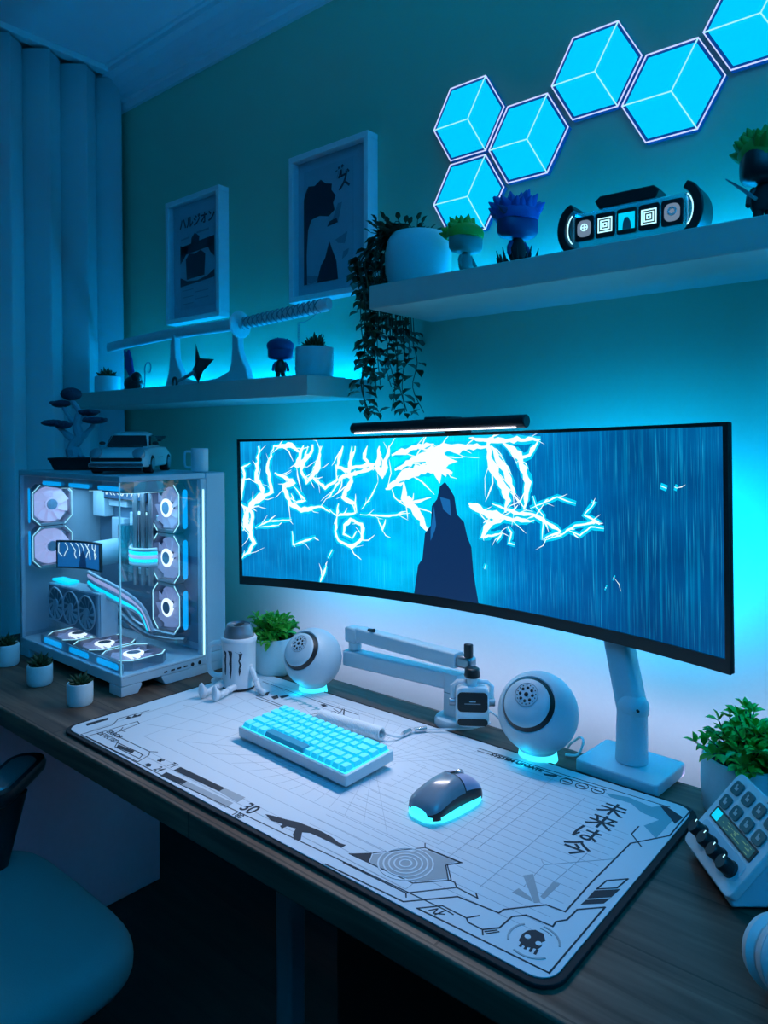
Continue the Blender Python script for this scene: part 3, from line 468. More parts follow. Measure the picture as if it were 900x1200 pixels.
t = thing('monitor_light_bar', (-.885, 1.22, 1.33), 'slim black light bar clipped on top of the monitor, glowing white below', 'light bar')
pL, pR = Vector((-1.118, 1.212, 1.3325)), Vector((-.668, 1.194, 1.3425))
MB(t).cyl(pL, pR, .0125, n=28).build('tube', 'black', t, bevel=.002)
dirn = (pR - pL).normalized()
b = MB(t); bar(b, pL + dirn * .012 + Vector((0, -.0075, -.0112)), pR - dirn * .02 + Vector((0, -.0075, -.0112)), .006, .0025, (0, 0, 1), .001); b.build('lit_strip', 'whitel', t)
b = MB(t); b.bx(-.915, -.855, 1.205, 1.26, 1.3455, 1.355); b.bx(-.905, -.865, 1.262, 1.30, 1.325, 1.350); b.bx(-.915, -.855, 1.205, 1.275, 1.3245, 1.336); b.bx(-.905, -.865, 1.265, 1.31, 1.295, 1.33); b.build('clamp', 'black', t, bevel=.003)
area('light_bar_lamp', (-.893, 1.185, 1.316), (-45, 0, -2.3), .42, .012, 1.95, (.76, .74, .86), t, 112)

# ---------------- mouse pad ----------------
t = thing('desk_mat', (-.85, .89, DZ), 'large white printed mouse pad with black edge covering the desk middle', 'mouse pad')
MB().prism(rrect(1.034, .474, .03), .0003, .0055).build('rubber_base', 'rubber', t, bevel=.001)
MB().prism(rrect(1.016, .457, .024), .0055, .0068).build('cloth_top', 'pad', t)
def ln(b, pts, w, z0=.0068, z1=.0071):
    for (xa, ya), (xb, yb) in zip(pts, pts[1:]):
        L = math.hypot(xb - xa, yb - ya); nx, ny = -(yb - ya) / L * w / 2, (xb - xa) / L * w / 2; ex, ey = (xb - xa) / L * w * .4, (yb - ya) / L * w * .4
        b.prism([(xa + nx - ex, ya + ny - ey), (xa - nx - ex, ya - ny - ey), (xb - nx + ex, yb - ny + ey), (xb + nx + ex, yb + ny + ey)], z0, z1)
def inside(p): return (max(-.505, min(.505, p[0])), max(-.2265, min(.2265, p[1])))
b = MB(); fine = MB()
for pts, w in PL: ln(fine if w < .0007 else b, [inside(p) for p in pts], max(w * 1.3, .0016) if w >= .0007 else .0007)
# perspective grid rays and rungs
cx, cy = .03, .04
for k in range(44):
    a = 2 * PI * k / 44; c, s_ = math.cos(a), math.sin(a); tt = min((.30 if c > 0 else .47) / max(1e-6, abs(c)), .2 / max(1e-6, abs(s_)))
    r0 = .045
    if tt > r0 and not (c > .75): ln(fine, [(cx + c * r0, cy + s_ * r0 * .6), (cx * 0 + (cx + c * tt) * 1.0, max(-.215, min(.215, cy + s_ * tt * .8)))], .0005, .0068, .00695)
for k in range(1, 12):
    q = .04 * k ** 1.12
    ln(fine, [(max(-.46, cx - q * 1.1), max(-.2, cy - q * .55)), (max(-.46, cx - q * 1.1), min(.2, cy + q * .5)), (min(.30, cx + q), min(.2, cy + q * .5)), (min(.30, cx + q), max(-.2, cy - q * .55)), (max(-.46, cx - q * 1.1), max(-.2, cy - q * .55))], .0005, .0068, .00695)
for k in range(22):
    y = -.17 + k * .0165; ln(fine, [(.10, y), (.46 if y < .1 else .40, y + .004)], .0005, .0068, .00695)
cols = [MB(), MB(), MB()]
for pts, k in PP: cols[k].prism([inside(p) for p in pts], .0068 if k == 0 else .0067, .0072 if k == 0 else .00705)
def ringm(b, cx, cy, r, w, a0=0, a1=360, n=36):
    for i in range(n):
        a = math.radians(a0 + (a1 - a0) * i / n); c = math.radians(a0 + (a1 - a0) * (i + 1) / n)
        b.prism([(cx + (r - w) * math.cos(a), cy + (r - w) * math.sin(a)), (cx + r * math.cos(a), cy + r * math.sin(a)), (cx + r * math.cos(c), cy + r * math.sin(c)), (cx + (r - w) * math.cos(c), cy + (r - w) * math.sin(c))], .0068, .0074)
wr = MB()
for r in (.009, .016, .023, .030, .037): ringm(wr, .266, -.158, r, .0022)
for x, y in ((.322, .187), (.348, .189), (.374, .191)): ringm(b, x, y, .0105, .0014); ln(b, [(x - .005, y), (x + .005, y)], .0028)
for a0 in (20, 140, 250): ringm(cols[1], .465, -.181, .029, .0022, a0, a0 + 75)
ringm(cols[1], .465, -.181, .0235, .001, 60, 100)
for x, y in ((.457, -.180), (.4715, -.182)): wr.prism([(x + .0035 * math.cos(a), y + .0035 * math.sin(a)) for a in [PI * k / 5 for k in range(10)]], .0070, .0076)
for k in range(4): ln(b, [(.457 + .006 * k, -.192), (.458 + .006 * k, -.198)], .003)
b.build('printed_lines', 'ink', t, smooth=False); fine.build('printed_grid', 'inkl', t, smooth=False)
cols[0].build('printed_shapes', 'ink', t, smooth=False); cols[1].build('printed_grey_shapes', 'inkg', t, smooth=False); cols[2].build('printed_blue_shapes', 'inkb', t, smooth=False); wr.build('printed_rings', 'pad', t, smooth=False)
def pt(s_, x, y, size, al='CENTER', m_='ink', sx=1, rot=0, bold=0): return text('printed_text', s_, size, Matrix.Translation((x, y, .0071)) @ Matrix.Rotation(rot, 4, 'Z'), m_, t, .0002, al, sx, bold=bold)
for ch, (x, y) in zip('未来は今', [(.416, .147), (.418, .103), (.415, .060), (.418, .017)]): pt(ch, x, y, .042, bold=.0003)
pt('30', .000, -.199, .034, bold=.0004, sx=.8); pt('180', .002, -.2225, .016, sx=.85); pt('71', -.213, -.190, .022, sx=.75); pt('24', -.217, -.213, .022, sx=.75)
pt('ERROR', -.408, -.186, .0155, sx=.95, bold=.0002); pt('DETECTED', -.405, -.201, .0155, sx=.85)
pt('SYSTEM UPDATE', .225, .196, .0135, sx=1.0, bold=.0005)

# ---------------- keyboard ----------------
t = thing('keyboard', (-.918, .889, DZ + .0075), 'white compact mechanical keyboard with glowing cyan keys on the mouse pad', 'keyboard', rz=math.radians(-3.2))
kx, ky = .288, .112
X = Matrix.Rotation(math.radians(3.5), 4, 'X') @ Matrix.Translation((0, 0, .0125))
b = MB(); b.prism(rrect(kx, ky, .004), -.004, .0135, X); b.build('case', 'metalw', t, bevel=.0012)
MB().bx(-.125, .125, -.045, .05, .0002, .0095).build('case_bottom', 'metalw', t)
MB().prism(rrect(kx - .010, ky - .010, .002), .0136, .0142, X).build('backlit_plate', 'cyanb', t)
kc = mat('keycap_frosted', (.10, .45, .55), .35, emit=(0, .55, .9), es=.62, nb=0); kcs = mat('space_bar_frosted', (.05, .22, .32), .35, emit=(0, .14, .30), es=.6, nb=0); kt = mat('keycap_top', (.2, .6, .7), .3, emit=(.0, .55, .88), es=.62, nb=0)
rows = [[1] * 13 + [2, 1], [1.5] + [1] * 12 + [1.5, 1], [1.75] + [1] * 11 + [2.25, 1], [2.25] + [1] * 10 + [1.75, 1, 1], [1.25, 1.25, 1.25, 6.25, 1, 1, 1, 1, 1, 1]]
uu = (kx - .013) / 16
for r, row in enumerate(rows):
    x = -kx / 2 + .0065
    for w in row:
        w_ = w * uu; cy_ = .0405 - r * .0203
        base = [(px_, py_) for px_, py_ in rrect(w_ - .0012, .0190, .0012, 2)]; top = [(px_, py_ ) for px_, py_ in rrect(w_ - .0052, .0140, .0018, 2)]
        mb_ = MB(); mb_.loft([[(px_ + x + w_ / 2, py_ + cy_, .0150) for px_, py_ in base], [(px_ + x + w_ / 2, py_ + cy_ + .0006, .0225) for px_, py_ in top]], X=X)
        o = mb_.build('keycap', kcs if w > 4 else kc, t, smooth=False)
        if not w > 4: o.data.materials.append(kt); o.data.polygons[len(o.data.polygons) - 1].material_index = 1
        x += w_
    
# ---------------- coiled cable ----------------
t = thing('coiled_cable', (-.93, .993, DZ + .0075), 'white coiled keyboard cable lying behind the keyboard', 'cable')
p0, p1 = Vector((-1.005, .992, .0)), Vector((-.855, 1.003, .0)); ax = (p1 - p0); L = ax.length; e = ax.normalized(); s_ = Vector((-e.y, e.x, 0)); pts = []
zc = DZ + .0210; T_ = 42
for i in range(T_ * 12 + 1):
    a = 2 * PI * i / 12; c = p0 + e * (L * i / (T_ * 12)); pts.append((c.x + s_.x * .0105 * math.cos(a), c.y + s_.y * .0105 * math.cos(a), zc + .0105 * math.sin(a)))
b = MB(t); b.tube(pts, .0021, 6); b.build('coil', 'whitem', t, ang=60)
def smooth(pts, n=8):
    P = [Vector(p) for p in pts]; out = []
    for i in range(len(P) - 1):
        a = P[max(0, i - 1)]; b_ = P[i]; c = P[i + 1]; d = P[min(len(P) - 1, i + 2)]
        for k in range(n):
            q = k / n; out.append(.5 * ((2 * b_) + (c - a) * q + (2 * a - 5 * b_ + 4 * c - d) * q * q + (3 * b_ - a - 3 * c + d) * q ** 3))
    out.append(P[-1]); return out
b = MB(t); b.tube(smooth([(-.852, 1.008, zc), (-.838, 1.03, DZ + .012), (-.838, 1.06, DZ + .0105), (-.820, 1.09, DZ + .0115), (-.79, 1.115, DZ + .012), (-.762, 1.15, DZ + .010), (-.755, 1.2, DZ + .006), (-.755, 1.21, DZ + .005)]), .0021, 8)
b.tube(smooth([(-1.008, .992, zc), (-1.03, .985, DZ + .012), (-1.035, .96, DZ + .0105), (-1.02, .945, DZ + .014), (-1.015, .946, DZ + .018)]), .0021, 8)
b.build('lead', 'whitem', t)
b = MB(t); b.cyl((-.838, 1.042, DZ + .0125), (-.839, 1.066, DZ + .0125), .0048); b.cyl((-.834, 1.072, DZ + .0125), (-.822, 1.093, DZ + .0125), .0048); b.build('connector', 'chrome', t, bevel=.001)

# ---------------- mouse ----------------
t = thing('computer_mouse', (-.632, .890, DZ + .0075), 'dark translucent mouse with cyan glow along its base on the mouse pad', 'mouse', rz=math.radians(-6))
def mo(u, v, k=1.0, zs=1.0):
    y = -.062 + .124 * u; wv = (.034 - .006 * math.sin(PI * u) + .001) * (1 - abs(2 * u - 1) ** 7) ** .5; hh = (.012 + .028 * math.sin(PI * (.06 + .86 * (1 - u) ** .85)) ) * (1 - abs(2 * u - 1) ** 9) ** .4 * zs
    a = PI * v; c = math.cos(a); s2 = math.sin(a)
    return (math.copysign(abs(c) ** .75, c) * wv * k * 1.02, y, .004 + hh * s2 ** .7)
shell = mat('mouse_smoked_shell', (.24, .28, .33), .2, coat=.6, nb=0); side = mat('mouse_side', (.012, .02, .025), .35)
MB().surf(lambda u, v: mo(.02 + .58 * u, .12 + .76 * v), 20, 26).build('palm_shell', shell, t, ang=60)
MB().surf(lambda u, v: mo(.02 + .95 * u, v, .985, .965), 26, 30).build('body', side, t, ang=60)
for a0, a1 in ((.14, .47), (.53, .86)): MB().surf(lambda u, v: mo(.62 + .355 * u, a0 + (a1 - a0) * v, 1.0, 1.0), 12, 10).build('button', mat('mouse_button', (.42, .40, .56), .35), t, ang=60)
X = frame((0, .030, .036), (0, 1, 0), (0, 0, 1), (1, 0, 0))
MB().lathe([(.005, -.0035), (.0085, -.003), (.009, 0), (.0085, .003), (.005, .0035)], X, 24).build('scroll_wheel', 'chrome', t)
b = MB()
for k in range(48):
    u0_, u1_ = k / 48, (k + 1) / 48
g = lambda q, z: (.0365 * math.copysign(abs(math.cos(q)) ** .7, math.cos(q)), .0635 * math.copysign(abs(math.sin(q)) ** .7, math.sin(q)), z)
MB().loft([[g(2 * PI * k / 40, .0008) for k in range(40)], [g(2 * PI * k / 40, .0085) for k in range(40)]]).build('glow_rim', 'cyanb', t, ang=60)
# ---------------- round speakers ----------------
def speaker(x, y, r, label):
    t = thing('round_speaker', (x, y, DZ), label, 'speaker', group='round desk speakers')
    c = Vector((x, y, DZ + .012 + r)); n = Vector((.087, -.845, .53)).normalized(); xx = Vector((0, 0, 1)).cross(n).normalized(); yy = n.cross(xx)
    X = frame(c, xx, yy, n); hc = .72; pr_ = []
    for k in range(28):
        a = PI / 2 - (PI - math.acos(hc)) * 1 * k / 27; pr_.append(a)
    # shell from the groove round to the rear pole (profile in r, z along n)
    th0 = math.acos(hc)      # groove polar angle
    P = [(r * math.sin(th0 + (PI - th0) * k / 30), r * math.cos(th0 + (PI - th0) * k / 30)) for k in range(31)]; P[-1] = (0, -r)
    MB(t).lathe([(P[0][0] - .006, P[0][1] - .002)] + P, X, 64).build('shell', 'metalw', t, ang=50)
    g0 = P[0][0]
    MB(t).lathe([(g0 - .007, r * hc - .012), (g0 - .002, r * hc - .001), (g0 - .006, r * hc + .006), (g0 - .0085, r * hc + .009), (g0 - .012, r * hc - .004)], X, 64).build('groove', 'black', t, ang=50)
    q = g0 - .0075; z0 = r * hc + .0075; P = [(q, z0 - .004), (q, z0)] + [(q * math.cos(PI / 2 * k / 12), z0 + (r * .985 - z0) * math.sin(PI / 2 * k / 12)) for k in range(1, 12)] + [(0, r * .985)]
    MB(t).lathe(P, X, 64).build('front_cap', 'metalw', t, ang=50)
    d = .15; gz = r * .985
    def onb(px_, py_, lift=.0006):
        e = math.hypot(px_, py_) / q; return Vector((px_, py_, z0 + (gz - z0) * math.sqrt(max(0, 1 - e * e)) + lift))
    cxl, cyl_ = 0.0, r * .17
    gm = MB(t); R_ = r * .235
    for k in range(8):
        a = 2 * PI * k / 8; p = onb(cxl + R_ * .68 * math.cos(a), cyl_ + R_ * .68 * math.sin(a)); gm.ell(p, (R_ * .17, R_ * .17, .0008), X, 10, 6)
    gm.ell(onb(cxl, cyl_), (R_ * .24, R_ * .24, .0008), X, 12, 6)
    for k in range(16):
        a = 2 * PI * (k + .5) / 16; p = onb(cxl + R_ * 1.0 * math.cos(a), cyl_ + R_ * 1.0 * math.sin(a)); gm.ell(p, (R_ * .07, R_ * .07, .0006), X, 8, 6)
    gm.build('grille_holes', 'black', t)
    b = MB(t); b.tube([onb(cxl + R_ * 1.22 * math.cos(2 * PI * k / 36), cyl_ + R_ * 1.22 * math.sin(2 * PI * k / 36), .0002) for k in range(36)], .0006, 6, X, closed=True); b.build('grille_ring', 'silver', t)
    MB(t).cyl((x, y, DZ + .0005), (x, y, DZ + .017), r * .50, r * .46, 40).build('light_base', 'cyanb', t)
    MB(t).cyl((x, y, DZ + .012), (x, y, DZ + .022), r * .44, r * .5, 40).build('collar', 'metalw', t)
    l = bpy.data.lights.new('base_glow', 'POINT'); l.energy = .02; l.color = (0, .6, 1); l.shadow_soft_size = .01; o = bpy.data.objects.new('base_glow', l); COL.objects.link(o)
    o.parent = t; o.location = (0, -r * .75, .016)
speaker(-.613, 1.14, .0695, 'right one of two white ball speakers, beside the hanging webcam')
speaker(-1.156, 1.120, .0640, 'left one of two white ball speakers, beside the leafy plant pot and mug')
t = thing('speaker_cable', (-.55, 1.205, DZ), 'thin white cable looping behind the right ball speaker', 'cable')
MB(t).tube(smooth([(-.578, 1.175, DZ + .004), (-.562, 1.188, DZ + .004), (-.556, 1.198, DZ + .020), (-.562, 1.207, DZ + .027), (-.575, 1.214, DZ + .020), (-.60, 1.222, DZ - .02), (-.60, 1.23, DZ - .15)]), .0022, 8).build('cord', 'white', t)
MB(t).tube(smooth([(-.79, 1.205, DZ + .035), (-.765, 1.21, DZ + .03), (-.74, 1.222, DZ + .012), (-.73, 1.23, DZ - .02), (-.73, 1.235, DZ - .15)]), .0018, 8).build('cord', 'white', t)

# ---------------- low boom arm with webcam ----------------
t = thing('boom_arm', (-.815, 1.178, DZ), 'grey-white low-profile boom arm folded back over the desk rear edge', 'microphone arm')
MB(t).lathe([(.0, .0005), (.040, .0005), (.040, .008), (.036, .014), (.024, .018), (0, .018)], Matrix.Translation((-.815, 1.176, DZ)), 40).build('base', 'metalw', t)
b = MB(t); b.prism(rrect(.034, .034, .006), 0, .045, Matrix.Translation((-.815, 1.176, DZ + .017))); b.build('lower_post', 'metalw', t, bevel=.001)
b = MB(t); b.prism(rrect(.034, .034, .006), 0, .038, Matrix.Translation((-.815, 1.176, DZ + .0630))); bar(b, (-.799, 1.182, .833), (-1.108, 1.182, .824), .034, .034, (0, 1, 0), .004); b.build('lower_arm', 'metalw', t, bevel=.001)
b = MB(t); b.cyl((-1.088, 1.184, .842), (-1.088, 1.184, .862), .014); b.bx(-1.107, -1.072, 1.169, 1.199, .860, .893); b.build('elbow', 'metalw', t, bevel=.004)
b = MB(t); bar(b, (-1.076, 1.184, .8795), (-.80, 1.168, .8795), .030, .028, (0, 1, 0), .004); b.build('upper_arm', 'metalw', t, bevel=.001)
b = MB(t); b.bx(-.80, -.765, 1.155, 1.180, .868, .892); b.build('arm_tip', 'silver', t, bevel=.006); 
MB(t).cyl((-1.04, 1.176, .895), (-1.02, 1.170, .899), .004).build('knob', 'black', t)
b = MB(t); b.prism(rrect(.017, .012, .004), .892, .918, Matrix.Translation((-.772, 1.160, 0))); b.build('knob', 'black', t, bevel=.002)
b = MB(t); b.cyl((-.757, 1.150, .860), (-.757, 1.150, .878), .0155, .0135, 24); b.build('clamp_ring', 'black', t, bevel=.003)
t = thing('webcam', (-.757, 1.150, .80), 'white boxy webcam with glossy black front hanging from the boom arm tip', 'webcam', rz=math.radians(36))
MB().cyl((0, 0, .044), (0, 0, .0598), .0095, n=24).build('stem', 'white', t)
Xc = Matrix.Translation((0, -.004, .008)) @ Matrix.Rotation(math.radians(-6), 4, 'X') @ frame((0, 0, 0), (1, 0, 0), (0, 0, 1), (0, -1, 0))
MB().prism(rrect(.062, .073, .014), -.018, .016, Xc).build('case', 'white', t, bevel=.003, seg=3)
MB().prism(rrect(.056, .036, .008, cy=.009), .016, .0178, Xc).build('front_glass', 'black', t, bevel=.001)
MB().prism(rrect(.056, .013, .006, cy=-.0275), .016, .0178, Xc).build('lower_band', 'black', t, bevel=.001)
MB().prism(rrect(.030, .0014, .0006, cy=.006), .0178, .0182, Xc).build('logo_line', 'silver', t)
MB().prism(rrect(.012, .0012, .0005, cy=.010), .0178, .0182, Xc).build('logo_line', 'white', t)
for s_ in (-1, 1):
    MB().cyl((s_ * .031, .002, .012), (s_ * .043, .002, .012), .0075, n=20).build('side_knob', 'silver', t, bevel=.001)
b = MB(); b.tube([(-.036, .003, .012), (-.037, .003, .042), (-.028, .003, .050), (.028, .003, .050), (.037, .003, .042), (.036, .003, .012)], .0045, 8); b.build('bracket', 'white', t)

# ---------------- plants ----------------
def bush(t, c, r, h, n, seed, mt='leaf', ls=.022, droop=.3, name='leaves', zmin=None):
    rnd = random.Random(seed); b = MB(t); st = MB(t)
    for i in range(n):
        a = rnd.random() * 2 * PI; e = rnd.random() ** .6 * 1.35; L = h * (.6 + .5 * rnd.random())
        d = Vector((math.cos(a) * math.sin(e) * r / h * 1.5, math.sin(a) * math.sin(e) * r / h * 1.5, math.cos(e * .72)))
        p = Vector(c); pts = [p.copy()]; q = p.copy(); m_ = 6
        for k in range(m_):
            d = (d + Vector((rnd.uniform(-.22, .22), rnd.uniform(-.22, .22), -.06))).normalized(); q = q + d * L / m_; pts.append(q.copy())
            if k > 0:
                for s_ in range(3):
                    w = rnd.random() * 2 * PI; o = d.orthogonal().normalized(); o2 = d.cross(o); dd = (d * .55 + (o * math.cos(w) + o2 * math.sin(w)) * .9 + Vector((0, 0, .15))).normalized(); k_ = ls * (.65 + .6 * rnd.random())
                    b.leaf(q, dd, k_, k_ * .62)
        b.leaf(q, d, ls, ls * .5); st.tube(pts, .0011, 5)
    b.build(name, mt, t, ang=80, recalc=False); st.build('stems', 'stem', t)
t = thing('potted_plant', (-1.318, 1.148, DZ), 'bushy green plant in round white pot behind the skeleton mug', 'plant')
def pot(t, prof, X, soil_z, soil_r): MB(t).lathe(prof, X, 48).build('pot', 'ceramic', t, ang=50); MB(t).lathe([(soil_r, soil_z - .004), (soil_r, soil_z), (0, soil_z + .003)], X, 32).build('soil', 'soil', t)
X = Matrix.Translation((-1.318, 1.148, DZ))
pot(t, [(0, .0005), (.036, .0005), (.043, .008), (.050, .03), (.0515, .06), (.0505, .088), (.0485, .0905), (.0465, .088), (.046, .076), (0, .076)], X, .081, .046)
bush(t, (-1.318, 1.148, DZ + .08), .055, .062, 34, 3, ls=.022)
t = thing('potted_plant', (-.285, 1.170, DZ), 'bushy green plant in wide white pot at the right picture edge beside monitor arm', 'plant')
X = Matrix.Translation((-.283, 1.166, DZ))
pot(t, [(0, .0005), (.052, .0005), (.058, .006), (.062, .04), (.062, .078), (.059, .0865), (.054, .087), (.052, .08), (.0515, .070), (0, .070)], X, .074, .0515)
bush(t, (-.283, 1.166, DZ + .072), .055, .082, 50, 8, ls=.019)

def succulent(t, c, r, h, seed, mt='succ', n=26):
    rnd = random.Random(seed); b = MB(t)
    for i in range(n):
        a = i * 2.399; e = .2 + 1.15 * (i / n) ** .7; L = r * (.75 + .35 * rnd.random()); d = Vector((math.cos(a) * math.sin(e), math.sin(a) * math.sin(e), math.cos(e) * h / r * .9)).normalized()
        p = Vector(c); o = d.orthogonal().normalized(); w = L * .16
        b.tube([p, p + d * L * .35, p + d * L * .7, p + d * L + Vector((0, 0, .1 * L))], [w * .6, w, w * .75, w * .08], 6)
    return b.build('leaves', mt, t, ang=60)
def smallpot(loc, r, h, label, seed, group, mt='succ', pr=1.0, kind='potted_succulent'):
    t = thing(kind, loc, label, 'plant', group=group); X = Matrix.Translation(loc)
    pot(t, [(0, .0004), (r * .90, .0004), (r * .97, .004), (r, .012), (r, h - .002), (r - .001, h), (r - .004, h), (r - .005, h - .01), (0, h - .01)], X, h - .006, r - .005)
    succulent(t, (loc[0], loc[1], loc[2] + h - .004), r * pr, r * .9, seed, mt)
GP = 'small round white pots along the desk front'
smallpot((-1.478, .750, DZ), .0262, .046, 'small white succulent pot at the computer corner, nearest the mouse pad', 4, GP, 'leafd', 1.05)
smallpot((-1.668, .752, DZ), .0275, .045, 'small white pot with dark plant, middle of three on the desk front left', 5, GP, 'leafd', 1.1)
smallpot((-1.874, .765, DZ), .028, .052, 'small white pot cut off by left picture edge, leftmost on the desk', 6, GP, 'leafd', 1.1)
smallpot((-2.345, 1.30, LS), .042, .060, 'small white pot with spiky dark succulent at left shelf end near curtain', 7, 'succulents on the lower shelf', 'leafd', .9)
smallpot((-1.333, 1.30, LS), .048, .078, 'small white pot with dark succulent at right end of lower shelf', 8, 'succulents on the lower shelf', 'leafd', .85)

# ---------------- mug with limbs ----------------
t = thing('drink_mug', (-1.288, 1.020, DZ + .0075), 'white mug with black claw mark, jointed limbs and silver can on top', 'mug')
mx, my = -1.288, 1.020; Zp = DZ + .0075; X = Matrix.Translation((mx, my, Zp))
MB(t).lathe([(0, .0005), (.036, .0005), (.036, .0055), (0, .0055)], X, 40).build('black_foot_ring', 'black', t, bevel=.001)
MB(t).lathe([(0, .0056), (.036, .0056), (.0375, .012), (.0365, .018), (.0365, .100), (.0395, .105), (.0395, .112), (.037, .115), (.0335, .115), (.0335, .105), (0, .105)], X, 48).build('mug_body', 'white', t, ang=40)
MB(t).lathe([(0, .1052), (.0325, .1052), (.0325, .122), (.0315, .126), (.027, .138), (.0268, .141), (.0255, .1415), (.0245, .138), (0, .138)], X, 40).build('can', 'silver', t, ang=40)
b = MB(t); b.ell((mx + .004, my - .006, Zp + .139), (.011, .008, .0012)); b.ell((mx - .004, my + .008, Zp + .1395), (.007, .010, .0015)); b.build('can_tab', 'black', t)
vd = Vector((-.763, -.647, 0)); hd = [(mx + vd.x * a, my + vd.y * a, Zp + z) for a, z in ((.034, .098), (.052, .099), (.064, .092), (.067, .078), (.067, .048), (.063, .034), (.05, .026), (.034, .027))]
MB(t).tube(smooth(hd, 5), .0058, 10).build('handle', 'white', t)
# claw mark: three ragged strokes wrapped on the side towards the room
claw = MB(t); fd = math.atan2(-.763, .647) - math.radians(13)
def stroke(a0, pts):
    vs = []
    for da, z, w in pts:
        for s_ in (-1, 1):
            a = fd + a0 + da + s_ * w; vs.append((mx + .0369 * math.cos(a), my + .0369 * math.sin(a), Zp + z))
    claw.add(vs, [(2 * i, 2 * i + 1, 2 * i + 3, 2 * i + 2) for i in range(len(pts) - 1)])
stroke(-.50, [(-.10, .088, .10), (0, .086, .10), (.03, .078, .06), (-.01, .068, .08), (.02, .055, .06), (0, .045, .07), (.01, .036, .03)])
stroke(-.10, [(-.06, .090, .14), (.0, .086, .12), (.02, .074, .07), (0, .062, .09), (.03, .05, .06), (.0, .042, .07), (.0, .028, .01)])
stroke(.42, [(-.08, .088, .17), (.10, .084, .11), (.08, .076, .07), (0, .068, .04), (.10, .060, .07), (.03, .052, .05), (.04, .046, .07), (.02, .036, .01)])
claw.build('claw_mark', 'ink', t, recalc=False, smooth=False)
def limb(pts, r, name): 
    b = MB(t)
    for p, q in zip(pts, pts[1:]):
        m_ = (Vector(p) + Vector(q)) / 2; b.tube([p, m_, q], [r * .65, r, r * .7], 10); b.ell(p, (r, r, r), n=12, m=8)
    b.ell(pts[-1], (r * 1.1, r * 1.1, r), n=12, m=8); return b.build(name, 'white', t)
for i, (k0, k1) in enumerate((((-1.268, .990), (-1.254, .945)), ((-1.305, .988), (-1.290, .938)))):
    k2 = (k1[0] + .000, k1[1] - .026)
    l = limb([(k0[0], k0[1], Zp + .011), ((k0[0] + k1[0]) / 2 + .004, (k0[1] + k1[1]) / 2, Zp + .014), (k1[0], k1[1], Zp + .010)], .0072, 'leg')
    b = MB(t); b.ell((k2[0], k2[1] + .014, Zp + .0125), (.0085, .010, .0120)); b.ell((k2[0], k2[1] + .010, Zp + .017), (.009, .0055, .0168)); b.build('boot', 'white', l)
limb([(mx + .032, my + .004, Zp + .052), (mx + .050, my + .006, Zp + .024), (mx + .064, my + .002, Zp + .009), (mx + .082, my - .002, Zp + .0075)], .0068, 'arm')
limb([(mx - .034, my - .006, Zp + .030), (mx - .050, my - .016, Zp + .014), (mx - .058, my - .024, Zp + .0078)], .0068, 'arm')

# ---------------- control deck ----------------
t = thing('control_deck', (-.255, .985, DZ), 'white tilted control deck with small keys, touch strip and four black dials', 'control panel', rz=math.radians(-50.7))
# local: x along the lower edge, y backwards; lower-left corner of the face at (-.0635,-.033)
tl = math.radians(50); fx = Vector((1, 0, 0)); fy = Vector((0, math.cos(tl), math.sin(tl))); fn = fx.cross(fy)
FD = frame((.003, -.0365, .016), fx, fy, fn); fw, fh = .134, .120
MB().prism(rrect(fw, fh, .010, cy=fh / 2), -.010, .0, FD).build('face_plate', 'white', t, bevel=.0012)
b = MB(); b.prism([(-.030, .004), (.074, .004), (.074, .045), (.042, .098), (.034, .100), (-.030, .018)], -.058, .064, frame((.003, 0, 0), (0, 1, 0), (0, 0, 1), (1, 0, 0))); b.build('housing', 'metalw', t, bevel=.003)
MB().bx(-.052, .058, -.018, .070, .0004, .005).build('base', 'rubber', t, bevel=.002)
kb = mat('deck_key_screen', (.02, .06, .08), .2, emit=(.004, .03, .045), es=.4, ns=40)
ic = ['screenm', 'leaf', 'pale', 'screenc', 'pale', 'screenm', 'pale', 'leaf']
for r_ in range(2):
    for c_ in range(4):
        x, y = -.047 + c_ * .0295, .101 - r_ * .0235
        k = MB().prism(rrect(.021, .0185, .005, cx=x, cy=y), .0001, .0026, FD).build('key', kb, t, bevel=.001)
        g = MB().prism(rrect(.007, .0045, .001, cx=x + .001, cy=y - .001), .0027, .0030, FD); g.prism(rrect(.003, .0035, .001, cx=x - .002, cy=y + .003), .0027, .0030, FD); g.build('icon', 'silver', k)
MB().prism(rrect(.110, .0185, .002, cx=.0, cy=.0575), .0001, .0012, FD).build('strip_bezel', 'black', t)
MB().prism(rrect(.102, .0135, .001, cx=.0, cy=.0575), .0012, .0016, FD).build('touch_strip', mat('strip_display', (.01, .05, .05), .3, emit=(.01, .07, .09), es=.6, ns=160, var=.5), t)
g = MB()
rnd = random.Random(2)
for k in range(26): g.prism(rrect(.002 + .006 * rnd.random(), .0007, .0002, cx=-.035 + .08 * rnd.random(), cy=.0525 + .0015 * int(rnd.random() * 7)), .0016, .0018, FD)
g.build('strip_readout', mat('readout_yellow', (.1, .1, .02), .5, emit=(.25, .50, .30), es=.5), t)
MB().prism(rrect(.016, .0135, .001, cx=-.043, cy=.0575), .0016, .0019, FD).build('strip_tile', 'screenc', t)
MB().prism(rrect(.114, .026, .006, cx=.0, cy=.0305), .0001, .0007, FD).build('dial_recess', 'metalw', t, bevel=.0006)
for c_ in range(4):
    x = -.042 + c_ * .0275
    d = MB().lathe([(.0108, .0007), (.0108, .003), (.0098, .004), (.0096, .0165), (.0085, .018), (0, .018)], FD @ Matrix.Translation((x, .026, 0)), 28).build('dial', 'black', t, ang=40)
    MB().box((x, .0335, .0182), (.0012, .004, .0006), FD).build('marker', 'pale', d)
